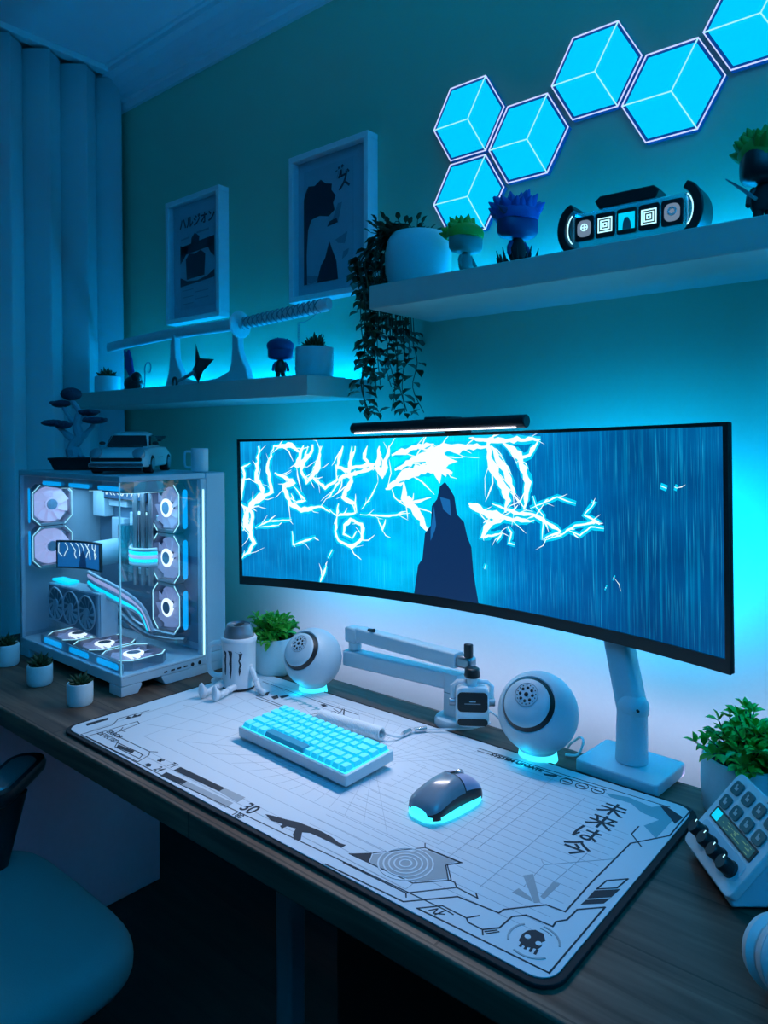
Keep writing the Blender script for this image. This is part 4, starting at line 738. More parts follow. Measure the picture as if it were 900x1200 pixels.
g = MB(); [g.prism(rrect(.0015, .0025, .0003, cx=.012 + k * .0024, cy=.1155), .0001, .0004, FD) for k in range(9)]; g.build('brand_line', 'grey', t)

# ---------------- headphones ----------------
t = thing('headphones', (-.118, .880, DZ), 'white rounded headphones lying at the right picture edge before the control deck', 'headphones', rz=math.radians(-35))
for i, (dx, dy) in enumerate(((.0, .0), (.004, -.088))):
    X = Matrix.Translation((dx + .018, dy + .01, .0445)) @ Matrix.Rotation(math.radians(74), 4, 'Y') @ Matrix.Rotation(.0, 4, 'Z')
    e = MB(); e.lathe([(0, .020), (.022, .019), (.032, .013), (.037, .003), (.0375, -.002)], X @ Matrix.Diagonal((1, 1.12, 1, 1)), 40); e.lathe([(.0375, -.003), (.036, -.012), (.030, -.016), (0, -.016)], X @ Matrix.Diagonal((1, 1.12, 1, 1)), 40)
    c_ = e.build('ear_cup', 'white', t, ang=50)
    MB().lathe([(.020, -.0165), (.034, -.0168), (.0375, -.024), (.034, -.034), (.024, -.036), (.019, -.030)], X @ Matrix.Diagonal((1, 1.12, 1, 1)), 40).build('ear_cushion', 'whitem', c_)
b = MB(); b.tube(smooth([(.03, .0, .079), (.06, .02, .080), (.10, .0, .055), (.13, -.04, .012), (.10, -.085, .055), (.06, -.105, .080), (.034, -.088, .079)], 6), .007, 10); b.build('headband', 'white', t)

# ---------------- chair ----------------
t = thing('desk_chair', (-1.34, .36, 0), 'padded pale office chair with black armrests in the lower left corner', 'chair')
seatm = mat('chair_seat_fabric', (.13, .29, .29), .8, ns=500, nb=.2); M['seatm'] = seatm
def cushion(name, X, w, d, h, p=3.2):
    b = MB(); n = 44; rings = []
    for k in range(15):
        a = -PI / 2 + PI * k / 14; sr = abs(math.cos(a)) ** .55 if 0 < k < 14 else .0; z = math.copysign(abs(math.sin(a)) ** .8, math.sin(a)) * h / 2
        ring = []
        for i in range(n):
            q = 2 * PI * i / n; c, s2 = math.cos(q), math.sin(q); k_ = (1 - (1 - sr) * .30) if 0 < k < 14 else .60
            ring.append((math.copysign(abs(c) ** (2 / p), c) * w / 2 * k_, math.copysign(abs(s2) ** (2 / p), s2) * d / 2 * k_, z * (1 + (.0 if k < 8 else .1 * (1 - k_)))))
        rings.append(ring)
    b.loft(rings, X=X); return b.build(name, 'seatm', t, ang=80)
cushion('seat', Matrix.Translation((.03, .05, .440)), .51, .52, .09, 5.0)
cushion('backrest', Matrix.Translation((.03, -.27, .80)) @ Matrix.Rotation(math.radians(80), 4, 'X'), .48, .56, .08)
MB().bx(-.17, .23, -.16, .26, .375, .393).build('seat_pan', 'black', t, bevel=.006)
b = MB(); b.tube(smooth([(.03, -.05, .384), (.03, -.24, .40), (.03, -.33, .52), (.03, -.32, .70)]), .016, 10); b.build('back_bracket', 'black', t)
MB().cyl((.03, .05, .09), (.03, .05, .375), .028, .022).build('gas_lift', 'black', t)
for k in range(5):
    a = 2 * PI * k / 5 + .3; p = Vector((.03 + .27 * math.cos(a), .05 + .27 * math.sin(a), .075))
    l = MB().tube([(.03, .05, .10), (.03 + .14 * math.cos(a), .05 + .14 * math.sin(a), .095), p], [.022, .017, .013], 10).build('base_leg', 'black', t)
    MB().cyl((p.x - .012 * math.sin(a), p.y + .012 * math.cos(a), .028), (p.x + .012 * math.sin(a), p.y - .012 * math.cos(a), .028), .0265).build('caster', 'black', l)
for x in (-.105,):
    a = MB().tube([(x + .06, .02, .385), (x - .015, .05, .39), (x - .03, .20, .45), (x - .02, .24, .625)], [.018, .022, .030, .032], 12).build('armrest_post', 'black', t)
    X = Matrix.Translation((x - .02, .24, .625)) @ Matrix.Rotation(.72, 4, 'Z')
    b = MB(); b.loft([[(px_ * k_, py_ * k2, z) for px_, py_ in rrect(.078, .20, .036, 6)] for z, k_, k2 in ((0, .7, .8), (.012, .96, .98), (.024, 1, 1), (.032, .92, .97))], X=X); a = b.build('armrest', 'black', t, ang=50)
    MB().loft([[(px_ * k_, py_ * k2, z) for px_, py_ in rrect(.052, .15, .025, 6)] for z, k_, k2 in ((.0325, 1, 1), (.036, .9, .97))], X=X).build('armrest_inlay', 'silver', a)
# ---------------- sword on its stand (lower shelf) ----------------
t = thing('sword_stand', (-1.83, 1.315, LS), 'pale two-post stand with curved flared uprights holding the sword', 'stand')
b = MB(t)
for xc, s_ in ((-1.985, 1), (-1.675, 1)):
    poly = [(-.050, 0), (.062, 0), (.048, .045), (.028, .075), (.016, .10), (.012, .163), (.006, .178), (0, .168), (-.004, .152), (-.012, .150), (-.014, .10), (-.020, .06), (-.034, .028)]
    b = MB(t); b.prism([(xc + x, LS + .0005 + z) for x, z in poly], -.011, .011, frame((0, 1.328, 0), (1, 0, 0), (0, 0, 1), (0, -1, 0))); b.build('upright', 'whitem', t, bevel=.003)
poly = [(-1.95, LS + .0005), (-1.71, LS + .0005), (-1.71, LS + .042), (-1.76, LS + .026), (-1.83, LS + .020), (-1.90, LS + .026), (-1.95, LS + .042)]
MB(t).prism(poly, -.008, .008, frame((0, 1.328, 0), (1, 0, 0), (0, 0, 1), (0, -1, 0))).build('cross_board', 'whitem', t, bevel=.003)
t = thing('display_sword', (-1.85, 1.322, 1.62), 'long white sword with round guard and wrapped handle lying on the stand', 'sword')
def swx(p, q, rx, rz, n=18, up=(0, 1, 0)):
    return None
b = MB(t); ZS = 1.6395
b.loft([[(x, 1.328 + .0085 * k * math.cos(a), ZS + dz + .0175 * k * math.sin(a)) for a in [2 * PI * i / 20 for i in range(20)]] for x, dz, k in ((-2.392, -.012, .6), (-2.388, -.012, .95), (-2.25, -.006, 1), (-2.05, -.001, 1), (-1.85, .0, 1), (-1.70, -.002, 1.05), (-1.672, -.003, 1.1))])
b.build('scabbard', 'whitem', t, ang=50)
MB(t).lathe([(0, -.004), (.036, -.004), (.039, 0), (.036, .004), (0, .004)], frame((-1.664, 1.328, ZS - .005), (0, 1, 0), (0, 0, 1), (1, 0, 0)), 40).build('guard', 'white', t)
b = MB(t); b.loft([[(x, 1.328 + .0125 * k * math.cos(a), ZS + dz + .0165 * k * math.sin(a)) for a in [2 * PI * i / 20 for i in range(20)]] for x, dz, k in ((-1.658, -.004, .95), (-1.55, .0, .98), (-1.42, .005, 1), (-1.335, .010, 1.02), (-1.318, .011, 1.1), (-1.308, .012, .9))]); b.build('handle', 'whitem', t, ang=50)
b = MB(t)
for k in range(15):
    x = -1.645 + k * .0205; zc = ZS - .003 + (x + 1.65) * .045
    for s_ in (1, -1): b.tube([(x + .010 * (1 + s_ * math.cos(PI * q / 6)) , 1.328 - .0136 * math.sin(PI * q / 6), zc + .0175 * math.cos(PI * q / 6)) for q in range(7)], .0016, 5)
b.build('wrap_cord', 'silver', t)
b = MB(t)
for k in range(9): b.tube([(-1.405 + .0035 * math.cos(2 * PI * q / 8), 1.313 + (.0018 if k % 2 else 0) * math.sin(2 * PI * q / 8), 1.608 - k * .006 + .004 * math.sin(2 * PI * q / 8)) for q in range(8)], .0008, 5, closed=True)
b.tube(smooth([(-1.405, 1.313, 1.613), (-1.38, 1.312, 1.612), (-1.35, 1.312, 1.622), (-1.33, 1.312, 1.636)]), .001, 5)
b.build('chain', 'silver', t)
# dark throwing blade
t = thing('ornamental_blade', (-1.80, 1.27, LS), 'black three-pointed metal blade with ring handle leaning on the sword stand', 'ornament')
A = Vector((-1.905, 1.275, LS + .0165)); B_ = Vector((-1.800, 1.272, LS + .044)); ax = (B_ - A).normalized(); nz_ = Vector((0, -1, 0)); ay = nz_.cross(ax).normalized()
F2 = frame(B_, ax, ay, nz_)
MB(t).tube([A + Vector((.011 * math.cos(q), -.003, .0148 * math.sin(q))) for q in [2 * PI * i / 24 for i in range(24)]], .0035, 8, closed=True).build('ring', 'black', t)
b = MB(t); b.tube([A + ax * .012, A + ax * .05, B_], [.004, .0048, .0055], 10); b.build('grip', 'silver', t)
b = MB(t); star = [(-.014, -.008), (-.012, .012), (.004, .020), (.024, .078), (.032, .030), (.098, .004), (.036, -.012), (.004, -.038), (-.006, -.018)]; m_ = len(star); c0 = (.008, .001)
vs = [(x, y, 0) for x, y in star] + [(c0[0], c0[1], .007), (c0[0], c0[1], -.007)]; b.add(vs, [(i, (i + 1) % m_, m_) for i in range(m_)] + [((i + 1) % m_, i, m_ + 1) for i in range(m_)], F2); b.build('blade', 'black', t, smooth=False)
# purple winged figurine
purp = mat('dark_violet_paint', (.06, .03, .22), .4); navy = mat('navy_paint', (.02, .05, .18), .45); M['purp'] = purp; M['navy'] = navy
M['bluehair'] = mat('blue_hair_paint', (.03, .10, .42), .45); M['greenhair'] = mat('green_hair_paint', (.16, .42, .03), .5); M['skin'] = mat('figurine_skin', (.20, .26, .24), .55); M['greendark'] = mat('deep_green_hair_paint', (.03, .28, .02), .5)
t = thing('winged_figurine', (-2.165, 1.29, LS), 'small dark violet winged creature figurine with curled tail on lower shelf', 'figurine')
x, y, z = -2.165, 1.29, LS; WT = Matrix.Scale(1.35, 4)
b = MB(t); b.ell((x, y, z + .020), (.028, .02, .0195)); b.ell((x + .022, y - .006, z + .034), (.013, .012, .013)); b.tube([(x - .02, y, z + .004), (x - .034, y, z + .0045), (x - .038, y, z + .007)], .004, 8); b.v = [(WT @ Vector(p))[:] for p in b.v]; b.build('body', 'black', t)
b = MB(t)
b.loft([[(x - .012 + a[0], y + o, z + a[1]) for a in ((0, .034), (.012, .048), (.006, .078), (-.008, .104), (-.020, .09), (-.022, .062))] for o in (-.003, .003)]); b.v = [(WT @ Vector(p))[:] for p in b.v]; b.build('wing', 'purp', t, bevel=.002)
b = MB(t); b.loft([[(x - .026 + a[0], y + .012 + o, z + a[1]) for a in ((.01, .05), (-.004, .07), (-.035, .108), (-.032, .092), (-.014, .058))] for o in (-.003, .003)]); b.v = [(WT @ Vector(p))[:] for p in b.v]; b.build('wing', 'navy', t, bevel=.002)
b = MB(t); b.tube([(x + .03, y, z + .004), (x + .048, y, z + .01)] + [(x + .066 - .018 * math.cos(a) * (1 - .07 * i), y, z + .052 + .020 * (1 - .06 * i) * math.sin(a)) for i, a in enumerate([-.6 + .6 * k for k in range(0, 11)])][::1], .0016, 6); b.v = [(WT @ Vector(p))[:] for p in b.v]; b.build('curled_tail', 'silver', t)

def figurine(x, y, z, s, label, hair, body, spikes, seed, back=1, yaw=0, skin='skin', hs=1.0, hw=1.0):
    t = thing('figurine', (x, y, z), label, 'figurine', rz=yaw, group=None); rnd = random.Random(seed)
    b = MB()
    b.loft([[(rx * s * math.cos(a), ry * s * math.sin(a), h * s) for a in [2 * PI * i / 20 for i in range(20)]] for rx, ry, h in ((.20, .15, .34), (.24, .17, .42), (.22, .16, .60), (.16, .13, .78), (.09, .09, .86))])
    b.build('torso', body, t, ang=60)
    for q in (-1, 1):
        m = MB(); m.tube([(q * .09 * s, 0, .40 * s), (q * .11 * s, 0, .2 * s), (q * .12 * s, 0, .06 * s)], [.10 * s, .085 * s, .08 * s], 12); m.ell((q * .125 * s, -.04 * s, .052 * s), (.09 * s, .14 * s, .050 * s)); m.build('leg', body, t)
        m = MB(); m.tube([(q * .17 * s, 0, .74 * s), (q * .27 * s, -.03 * s, .60 * s), (q * .30 * s, -.09 * s, .46 * s)], [.065 * s, .055 * s, .05 * s], 10); m.ell((q * .30 * s, -.10 * s, .44 * s), (.055 * s, .055 * s, .06 * s), n=12, m=8); m.build('arm', skin, t)
    b = MB(); b.loft([[(.42 * hw * s * kx_ * math.copysign(abs(math.cos(a)) ** .75, math.cos(a)), .36 * s * kx_ * math.copysign(abs(math.sin(a)) ** .75, math.sin(a)), h * s) for a in [2 * PI * i / 28 for i in range(28)]] for kx_, h in ((.55, .84), (.85, .88), (.98, .98), (1, 1.15), (.99, 1.35), (.9, 1.50), (.6, 1.60))]); b.build('head', skin, t, ang=60)
    b = MB(); b.loft([[(.44 * hw * s * kx_ * math.cos(a), .03 * s + .40 * hw * s * kx_ * math.sin(a), h * s) for a in [2 * PI * i / 28 for i in range(28)]] for kx_, h in ((.98, 1.28), (1.04, 1.40), (1.0, 1.52), (.7, 1.66), (.3, 1.72))])
    for i in range(spikes):
        a = 2 * PI * i / spikes * 1.0 + rnd.random() * .4; e = .15 + 1.0 * rnd.random(); d = Vector((math.cos(a) * math.sin(e + .3), math.sin(a) * math.sin(e + .3) + .2 * back, math.cos(e))).normalized()
        c = Vector((0, .04 * s, 1.30 * s)) + Vector((d.x * .30 * hw, d.y * .28 * hw, d.z * .26)) * s; L = (.28 + .12 * rnd.random()) * s * hs
        b.tube([c, c + d * L * .5, c + d * L], [.15 * s * hs, .11 * s * hs, .012 * s], 8)
    b.build('hair', hair, t, ang=50)
    return t
figurine(-1.462, 1.30, LS, .066, 'small big-headed figurine with rounded navy hair beside right pot on lower shelf', 'navy', 'black', 14, 5, yaw=.9, skin='navy', hs=.7, hw=1.2)
t = thing('speaker_cube', (-1.41, 1.335, LS), 'small pale upright block behind the navy-haired figurine', 'ornament')
b = MB(t); b.prism(rrect(.026, .03, .006), .0005, .046, Matrix.Translation((-1.402, 1.335, LS))); b.cyl((-1.418, 1.335, LS + .030), (-1.440, 1.335, LS + .034), .006); b.build('block', 'whitem', t, bevel=.002)
figurine(-.872, 1.295, RS, .070, 'big-headed figurine with yellow-green spiky hair beside the round white planter', 'greenhair', 'skin', 34, 11, yaw=1.3, hs=1.2, back=3, hw=1.3)
t = figurine(-.748, 1.295, RS, .080, 'big-headed figurine with tall spiky blue hair between green-haired figurine and puck screens', 'bluehair', 'blackm', 56, 12, yaw=1.1, skin='navy', hs=1.3, back=2, hw=1.25)
b = MB()
for k in range(26):
    a = 2 * PI * k / 26; b.tube([(.030 * math.cos(a), .030 * math.sin(a), .002), (.042 * math.cos(a), .042 * math.sin(a), .02 + .012 * (k % 3))], [.006, .0006], 6)
b.build('spiky_base', 'blackm', t)
b = MB(); b.tube([(-.030, -.012, .112), (-.046, -.016, .118), (-.058, -.018, .122)], [.010, .006, .0005], 8); b.build('hair_point', 'navy', t)
t = figurine(-.296, 1.285, RS, .086, 'dark big-headed figurine with flat green spiky hair, cut off at right edge', 'greendark', 'blackm', 40, 17, yaw=.5, skin='black', hs=1.1)
b = MB(); b.tube([(-.02, -.03, .04), (-.045, -.045, .052), (-.072, -.06, .064)], [.003, .003, .0008], 6); b.build('thin_blade', 'silver', t)

# ---------------- puck screens device ----------------
t = thing('screen_display', (-.507, 1.275, RS), 'black clamped clear tube holding five small square screens in a row', 'display', rz=math.radians(2))
hx = .108; zc = .048
MB().prism(rrect(.205, .066, .012), -.022, .022, frame((0, 0, zc - .004), (1, 0, 0), (0, 0, 1), (0, -1, 0))).build('clear_body', 'acryl', t, bevel=.003)
for s_ in (-1, 1):
    b = MB()
    outer = [(s_ * (.094 + .034 * math.cos(a)), zc + .047 * math.sin(a)) for a in [-1.35 + 2.7 * k / 16 for k in range(17)]]; inner = [(s_ * (.088 + .024 * math.cos(a)), zc + .036 * math.sin(a)) for a in [-1.3 + 2.6 * k / 16 for k in range(17)]]
    b.prism(outer + inner[::-1], -.030, .030, frame((0, 0, 0), (1, 0, 0), (0, 0, 1), (0, -1, 0))); b.build('end_bracket', 'black', t, bevel=.002)
MB().prism([(-.052, .0775), (.048, .0775), (.054, .092), (.044, .100), (-.050, .100), (-.060, .092)], -.020, .022, frame((0, 0, 0), (1, 0, 0), (0, 0, 1), (0, -1, 0))).build('top_clamp', 'black', t, bevel=.002)
MB().prism([(-.058, .001), (.045, .001), (.040, .014), (-.052, .014)], -.020, .022, frame((0, 0, 0), (1, 0, 0), (0, 0, 1), (0, -1, 0))).build('bottom_clamp', 'black', t, bevel=.002)
for s_ in (-1, 1):
    b = MB(); b.tube([(s_ * (.090 + .020 * math.cos(a)), -.0235 if 1 else 0, zc + .030 * math.sin(a)) for a in [-1.0 + 2.0 * k / 12 for k in range(13)]], .0012, 6); b.build('light_arc', 'pale', t)
for k in range(5):
    x = -.077 + k * .0385; F3 = frame((x, -.0225, zc - .002), (1, 0, 0), (0, 0, 1), (0, -1, 0))
    s_ = MB().prism(rrect(.036, .044, .005), 0, .0035, F3).build('screen_cell', 'black', t, bevel=.001)
    g = MB(); g2 = MB()
    if k in (1, 3):
        for r_ in (.013, .0085, .004): 
            for a0, a1, b0, b1 in ((-r_, r_, r_ - .0022, r_), (-r_, r_, -r_, -r_ + .0022), (-r_, -r_ + .0022, -r_, r_), (r_ - .0022, r_, -r_, r_)): g.prism([(a0, b0), (a1, b0), (a1, b1), (a0, b1)], .0036, .0040, F3)
        g.build('square_mark', 'pale', s_, smooth=False)
    elif k == 2:
        g.prism([(-.0145, -.0145), (.0145, -.0145), (.0145, .0145), (-.0145, .0145)], .0036, .0039, F3); g.build('picture', 'screenc', s_, smooth=False); g2.prism([(-.007, -.0145), (.009, -.0145), (.007, -.002), (.003, .006), (-.003, .006), (-.006, -.003)], .0039, .0042, F3); g2.build('picture_shape', 'silver', s_, smooth=False)
    else:
        gm = mat('grey_glow', (.1, .1, .1), .5, emit=(.18, .26, .36), es=.8, nb=0)
        g.prism(rrect(.026, .030, .010), .0036, .0039, F3); g.build('badge', gm, s_, smooth=False)
        g2.tube([(x + .006 * math.cos(a), -.0268, zc - .000 + .006 * math.sin(a)) for a in [2 * PI * q / 20 for q in range(20)]], .0018 if k else .0008, 6, closed=True)
        if k == 0: g2.box((x, -.0268, zc), (.012, .001, .0015)); g2.box((x, -.0268, zc), (.0015, .001, .012))
        g2.build('circle_mark', 'white' if k else 'pale', s_)

# ---------------- hanging vine in round planter ----------------
t = thing('hanging_vine', (-1.01, 1.31, RS), 'dark leafy vine spilling from a round white planter over the shelf end', 'plant')
X = Matrix.Translation((-1.010, 1.31, RS))
MB(t).lathe([(0, .0005), (.052, .0005), (.066, .012), (.074, .04), (.075, .08), (.070, .108), (.060, .1245), (.050, .127), (.048, .120), (0, .115)], X, 48).build('planter', 'ceramic', t, ang=60)
rnd = random.Random(21); b = MB(t); st = MB(t)
for i in range(42):
    yy_ = 1.215 + .19 * rnd.random(); top = Vector((-1.030 - .02 * rnd.random(), 1.27 + .08 * rnd.random(), RS + .118)); ln_ = rnd.random()
    zend = 1.34 + .22 * rnd.random() ** 1.5 if i < 22 else 1.5 + .1 * rnd.random()
    xo = -1.086 - .035 * rnd.random(); P = [top, top + Vector((-.02, (yy_ - top.y) * .3, .018 + .022 * rnd.random())), Vector((xo - .008, yy_, RS + .075)), Vector((xo, yy_, RS + .0)), Vector((xo + .006, yy_, RS - .09))]
    zz = RS - .09; cx_ = xo + .006
    while zz > zend + .05:
        zz -= .06; cx_ += rnd.uniform(-.010, .018); P.append(Vector((cx_, yy_ + rnd.uniform(-.02, .02), zz)))
    P = smooth(P, 4); st.tube(P, .0011, 5)
    for k, p in enumerate(P):
        if k < 2: continue
        if rnd.random() < .80:
            w = rnd.random() * 2 * PI; d = Vector((math.cos(w), math.sin(w), -.75 + .5 * rnd.random())).normalized()
            if p.z > RS - .055 and d.x > 0 and p.x > -1.11: d.x = -d.x
            s_ = .022 + .013 * rnd.random(); b.leaf(p + d * .004, d, s_, s_ * .68)
for i in range(46):
    a = rnd.random() * 2 * PI; d = Vector((math.cos(a), math.sin(a), .3 + rnd.random())).normalized(); p = Vector((-1.035 + .03 * math.cos(a), 1.31 + .04 * math.sin(a), RS + .118)); q = p + d * (.02 + .03 * rnd.random()) + Vector((-.02, 0, 0))
    st.tube([p, (p + q) / 2 + Vector((0, 0, .004)), q], .0009, 5); b.leaf(q, d, .022, .012); b.leaf((p + q) / 2, Vector((-d.y, d.x, .2)), .02, .011)
b.build('leaves', 'leafd', t, ang=80, recalc=False); st.build('stems', 'stem', t)

# ---------------- desktop computer ----------------
CX0, CX1, CY0, CY1, CZ = -1.937, -1.443, .824, 1.103, DZ
t = thing('desktop_computer', (-1.69, .963, CZ), 'white glass-sided desktop computer with glowing octagonal fans on the desk left', 'computer')
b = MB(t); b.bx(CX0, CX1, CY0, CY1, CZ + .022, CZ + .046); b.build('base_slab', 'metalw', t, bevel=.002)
for xa, xb in ((CX0, CX0 + .05), (CX1 - .05, CX1)):
    b = MB(t); Xf = frame((xa, 0, 0), (0, 1, 0), (0, 0, 1), (1, 0, 0)); z0 = CZ + .0005; z1 = CZ + .0215
    b.prism([(CY0, z0), (CY0 + .040, z0), (CY0 + .050, z0 + .016), (CY0 + .050, z1), (CY0, z1)], 0, xb - xa, Xf); b.build('foot', 'metalw', t, bevel=.001)
    b = MB(t); b.prism([(CY0 + .110, z0), (CY1, z0), (CY1, z1), (CY0 + .100, z1), (CY0 + .100, z0 + .016)], 0, xb - xa, Xf); b.build('foot', 'metalw', t, bevel=.001)
b = MB(t); Fx = frame((CX1, 0, 0), (0, 1, 0), (0, 0, 1), (1, 0, 0))
for k, (y, w) in enumerate(((.930, .008), (.948, .010), (.965, .010), (.982, .010))): b.prism([(y, .778), (y + w, .778), (y + w, .7815), (y, .7815)], 0, .0006, Fx)
for y in (1.006, 1.026): b.prism([(y + .0045 * math.cos(a), .780 + .0045 * math.sin(a)) for a in [2 * PI * q / 14 for q in range(14)]], 0, .0008, Fx)
b.build('port_marks', 'black', t, smooth=False)
b = MB(t); b.bx(CX1, CX1 + .0005, CY0 + .004, CY1 - .06, .7905, .7912); b.build('seam', 'grey', t)
b = MB(t); b.bx(CX0, CX1, CY0, 1.045, CZ + .466, CZ + .479); b.build('top_panel', 'metalw', t, bevel=.002)
b = MB(t); b.bx(CX0, CX1, 1.047, CY1, CZ + .046, CZ + .479); b.build('side_chamber', 'metalw', t, bevel=.003)
b = MB(t); b.bx(CX1 - .012, CX1 + .001, 1.030, 1.046, CZ + .046, CZ + .4655); b.build('corner_pillar', 'metalw', t, bevel=.002)
b = MB(t); b.bx(CX1 + .0012, CX1 + .0025, 1.036, 1.040, CZ + .046, CZ + .44); b.build('pillar_light', 'pale', t)
b = MB(t); b.bx(CX0, CX0 + .006, CY0 + .004, 1.046, CZ + .0465, CZ + .4655); b.build('rear_panel', mat('case_inner', (.35, .45, .52), .5), t)
b = MB(t); b.bx(CX0 + .001, CX0 + .012, CY0, CY0 + .010, CZ + .0465, CZ + .4655); b.build('corner_pillar', 'metalw', t, bevel=.001)
MB(t).bx(CX0 + .013, CX1 - .003, CY0, CY0 + .003, CZ + .0465, CZ + .4655).build('glass_panel', 'glass', t)
MB(t).bx(CX1 - .0025, CX1, CY0, 1.029, CZ + .0465, CZ + .4655).build('glass_panel', 'glass', t)
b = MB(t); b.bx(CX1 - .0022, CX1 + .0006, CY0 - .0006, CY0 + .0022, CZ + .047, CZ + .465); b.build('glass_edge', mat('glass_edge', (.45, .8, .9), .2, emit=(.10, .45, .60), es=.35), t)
inner = mat('board_dark_blue', (.12, .20, .28), .5); M['inner'] = inner
board = MB(t).bx(CX0 + .02, CX1 - .02, 1.036, 1.0455, CZ + .07, CZ + .46).build('motherboard', 'inner', t)
for (xa, xb, za, zb, d) in ((-1.90, -1.84, 1.10, 1.19, .03), (-1.83, -1.74, 1.13, 1.17, .022), (-1.80, -1.66, .96, .975, .015), (-1.73, -1.60, 1.085, 1.12, .02), (-1.82, -1.76, .99, 1.10, .02)): MB(t).bx(xa, xb, 1.036 - d, 1.0355, za, zb).build('heat_sink', 'metalw', board, bevel=.002)
for k in range(4): MB(t).bx(-1.672 + k * .012, -1.666 + k * .012, 1.005, 1.0355, 1.0, 1.125).build('memory_stick', 'silver', t, bevel=.001)
MB(t).bx(-1.674, -1.629, 1.0035, 1.0048, 1.118, 1.126).build('memory_light', 'pale', t)
def fan(c, n, up, s, kind, label=None):
    n = Vector(n); up = Vector(up); x = up.cross(n); F = frame(c, x, up, n); r = s / 2
    b = MB(t); oc = [(r * a, r * e) for a, e in ((.62, 1), (-.62, 1), (-1, .62), (-1, -.62), (-.62, -1), (.62, -1), (1, -.62), (1, .62))]
    k_ = .93
    for i in range(8):
        p, q = oc[i], oc[(i + 1) % 8]; b.prism([p, q, (q[0] * .88, q[1] * .88), (p[0] * .88, p[1] * .88)], -.025, 0, F)
    f = b.build('case_fan', 'silver', t, smooth=False)
    b = MB(t)
    for i in range(8):
        if i in (0, 4): continue       # the outline glows on the sides and corners only
        p, q = oc[i], oc[(i + 1) % 8]; b.prism([(p[0] * .97, p[1] * .97), (q[0] * .97, q[1] * .97), (q[0] * .945, q[1] * .945), (p[0] * .945, p[1] * .945)], .0002, .0010, F)
    b.build('outline_light', 'pale', f, smooth=False)
    b = MB(t)
    for i in range(9):
        a = 2 * PI * i / 9; vs = []
        for j in range(6):
            rr_ = r * (.28 + .58 * j / 5); a1 = a + .25 * j / 5
            vs += [(rr_ * math.cos(a1), rr_ * math.sin(a1), -.006 + .003), (rr_ * math.cos(a1 + .60), rr_ * math.sin(a1 + .60), -.012)]
        b.add(vs, [(2 * j, 2 * j + 1, 2 * j + 3, 2 * j + 2) for j in range(5)], F)
    b.build('blades', kind, f, recalc=False)
    MB(t).cyl((0, 0, -.020), (0, 0, -.018), r * .87, n=40, X=F).build('back_disc', kind, f)
    MB(t).cyl((0, 0, -.0175), (0, 0, .0005), r * .25, n=32, X=F).build('hub', 'inner', f)
    if kind != 'lavl': MB(t).lathe([(r * .255, -.012), (r * .37, -.004), (r * .38, -.001), (r * .26, .0005)], F, 40, caps=False).build('hub_light', 'ring', f)
    else: MB(t).lathe([(r * .255, -.006), (r * .34, -.004), (r * .33, -.001), (r * .26, -.001)], F, 40, caps=False).build('hub_light', 'lavl', f)
    return f
for y_, z_ in ((.893, 1.138), (.893, 1.028)): fan((-1.896, y_, z_), (1, 0, 0), (0, 0, 1), .108, 'lavl')
for z_ in (1.141, 1.019, .897): fan((-1.553, 1.008, z_), (0, -1, 0), (0, 0, 1), .119, 'lavd')
for x_ in (-1.780, -1.650, -1.520): fan((x_, .900, .818), (0, 0, 1), (0, 1, 0), .122, 'lavd')
for x_ in (-1.84, -1.70, -1.56): fan((x_, .93, CZ + .462 - .026), (0, 0, -1), (0, 1, 0), .122, 'lavd')
area('case_fill_light', (-1.69, .935, CZ + .425), (0, 0, 0), .42, .12, 1.1, (.30, .68, 1.0), t)  # fill lamp added to brighten the inside of the case
b = MB(t); b.bx(-1.846, -1.456, .836, .8385, .7965, .817); b.build('fan_tray', 'metalw', t, bevel=.001)
for x_ in (-1.780, -1.650, -1.520): MB(t).prism(rrect(.092, .013, .0064, cx=x_, cy=.8065), .0, .001, frame((0, .8355, 0), (1, 0, 0), (0, 0, 1), (0, -1, 0))).build('tray_light', 'blueb', t)
for x_ in (-1.84, -1.70, -1.56): MB(t).prism(rrect(.10, .010, .005, cx=x_, cy=1.196), .0, .001, frame((0, .8655, 0), (1, 0, 0), (0, 0, 1), (0, -1, 0))).build('top_light', 'blueb', t)
for z_ in (1.141, 1.019, .897): MB(t).prism(rrect(.013, .095, .0064, cx=1.022, cy=z_), .0, .001, frame((-1.4925, 0, 0), (0, 1, 0), (0, 0, 1), (1, 0, 0))).build('side_light', 'blueb', t)
for z_ in (1.138, 1.028): MB(t).prism(rrect(.011, .090, .005, cx=-1.908, cy=z_), .0, .001, frame((0, .8385, 0), (1, 0, 0), (0, 0, 1), (0, -1, 0))).build('side_light', 'blueb', t)
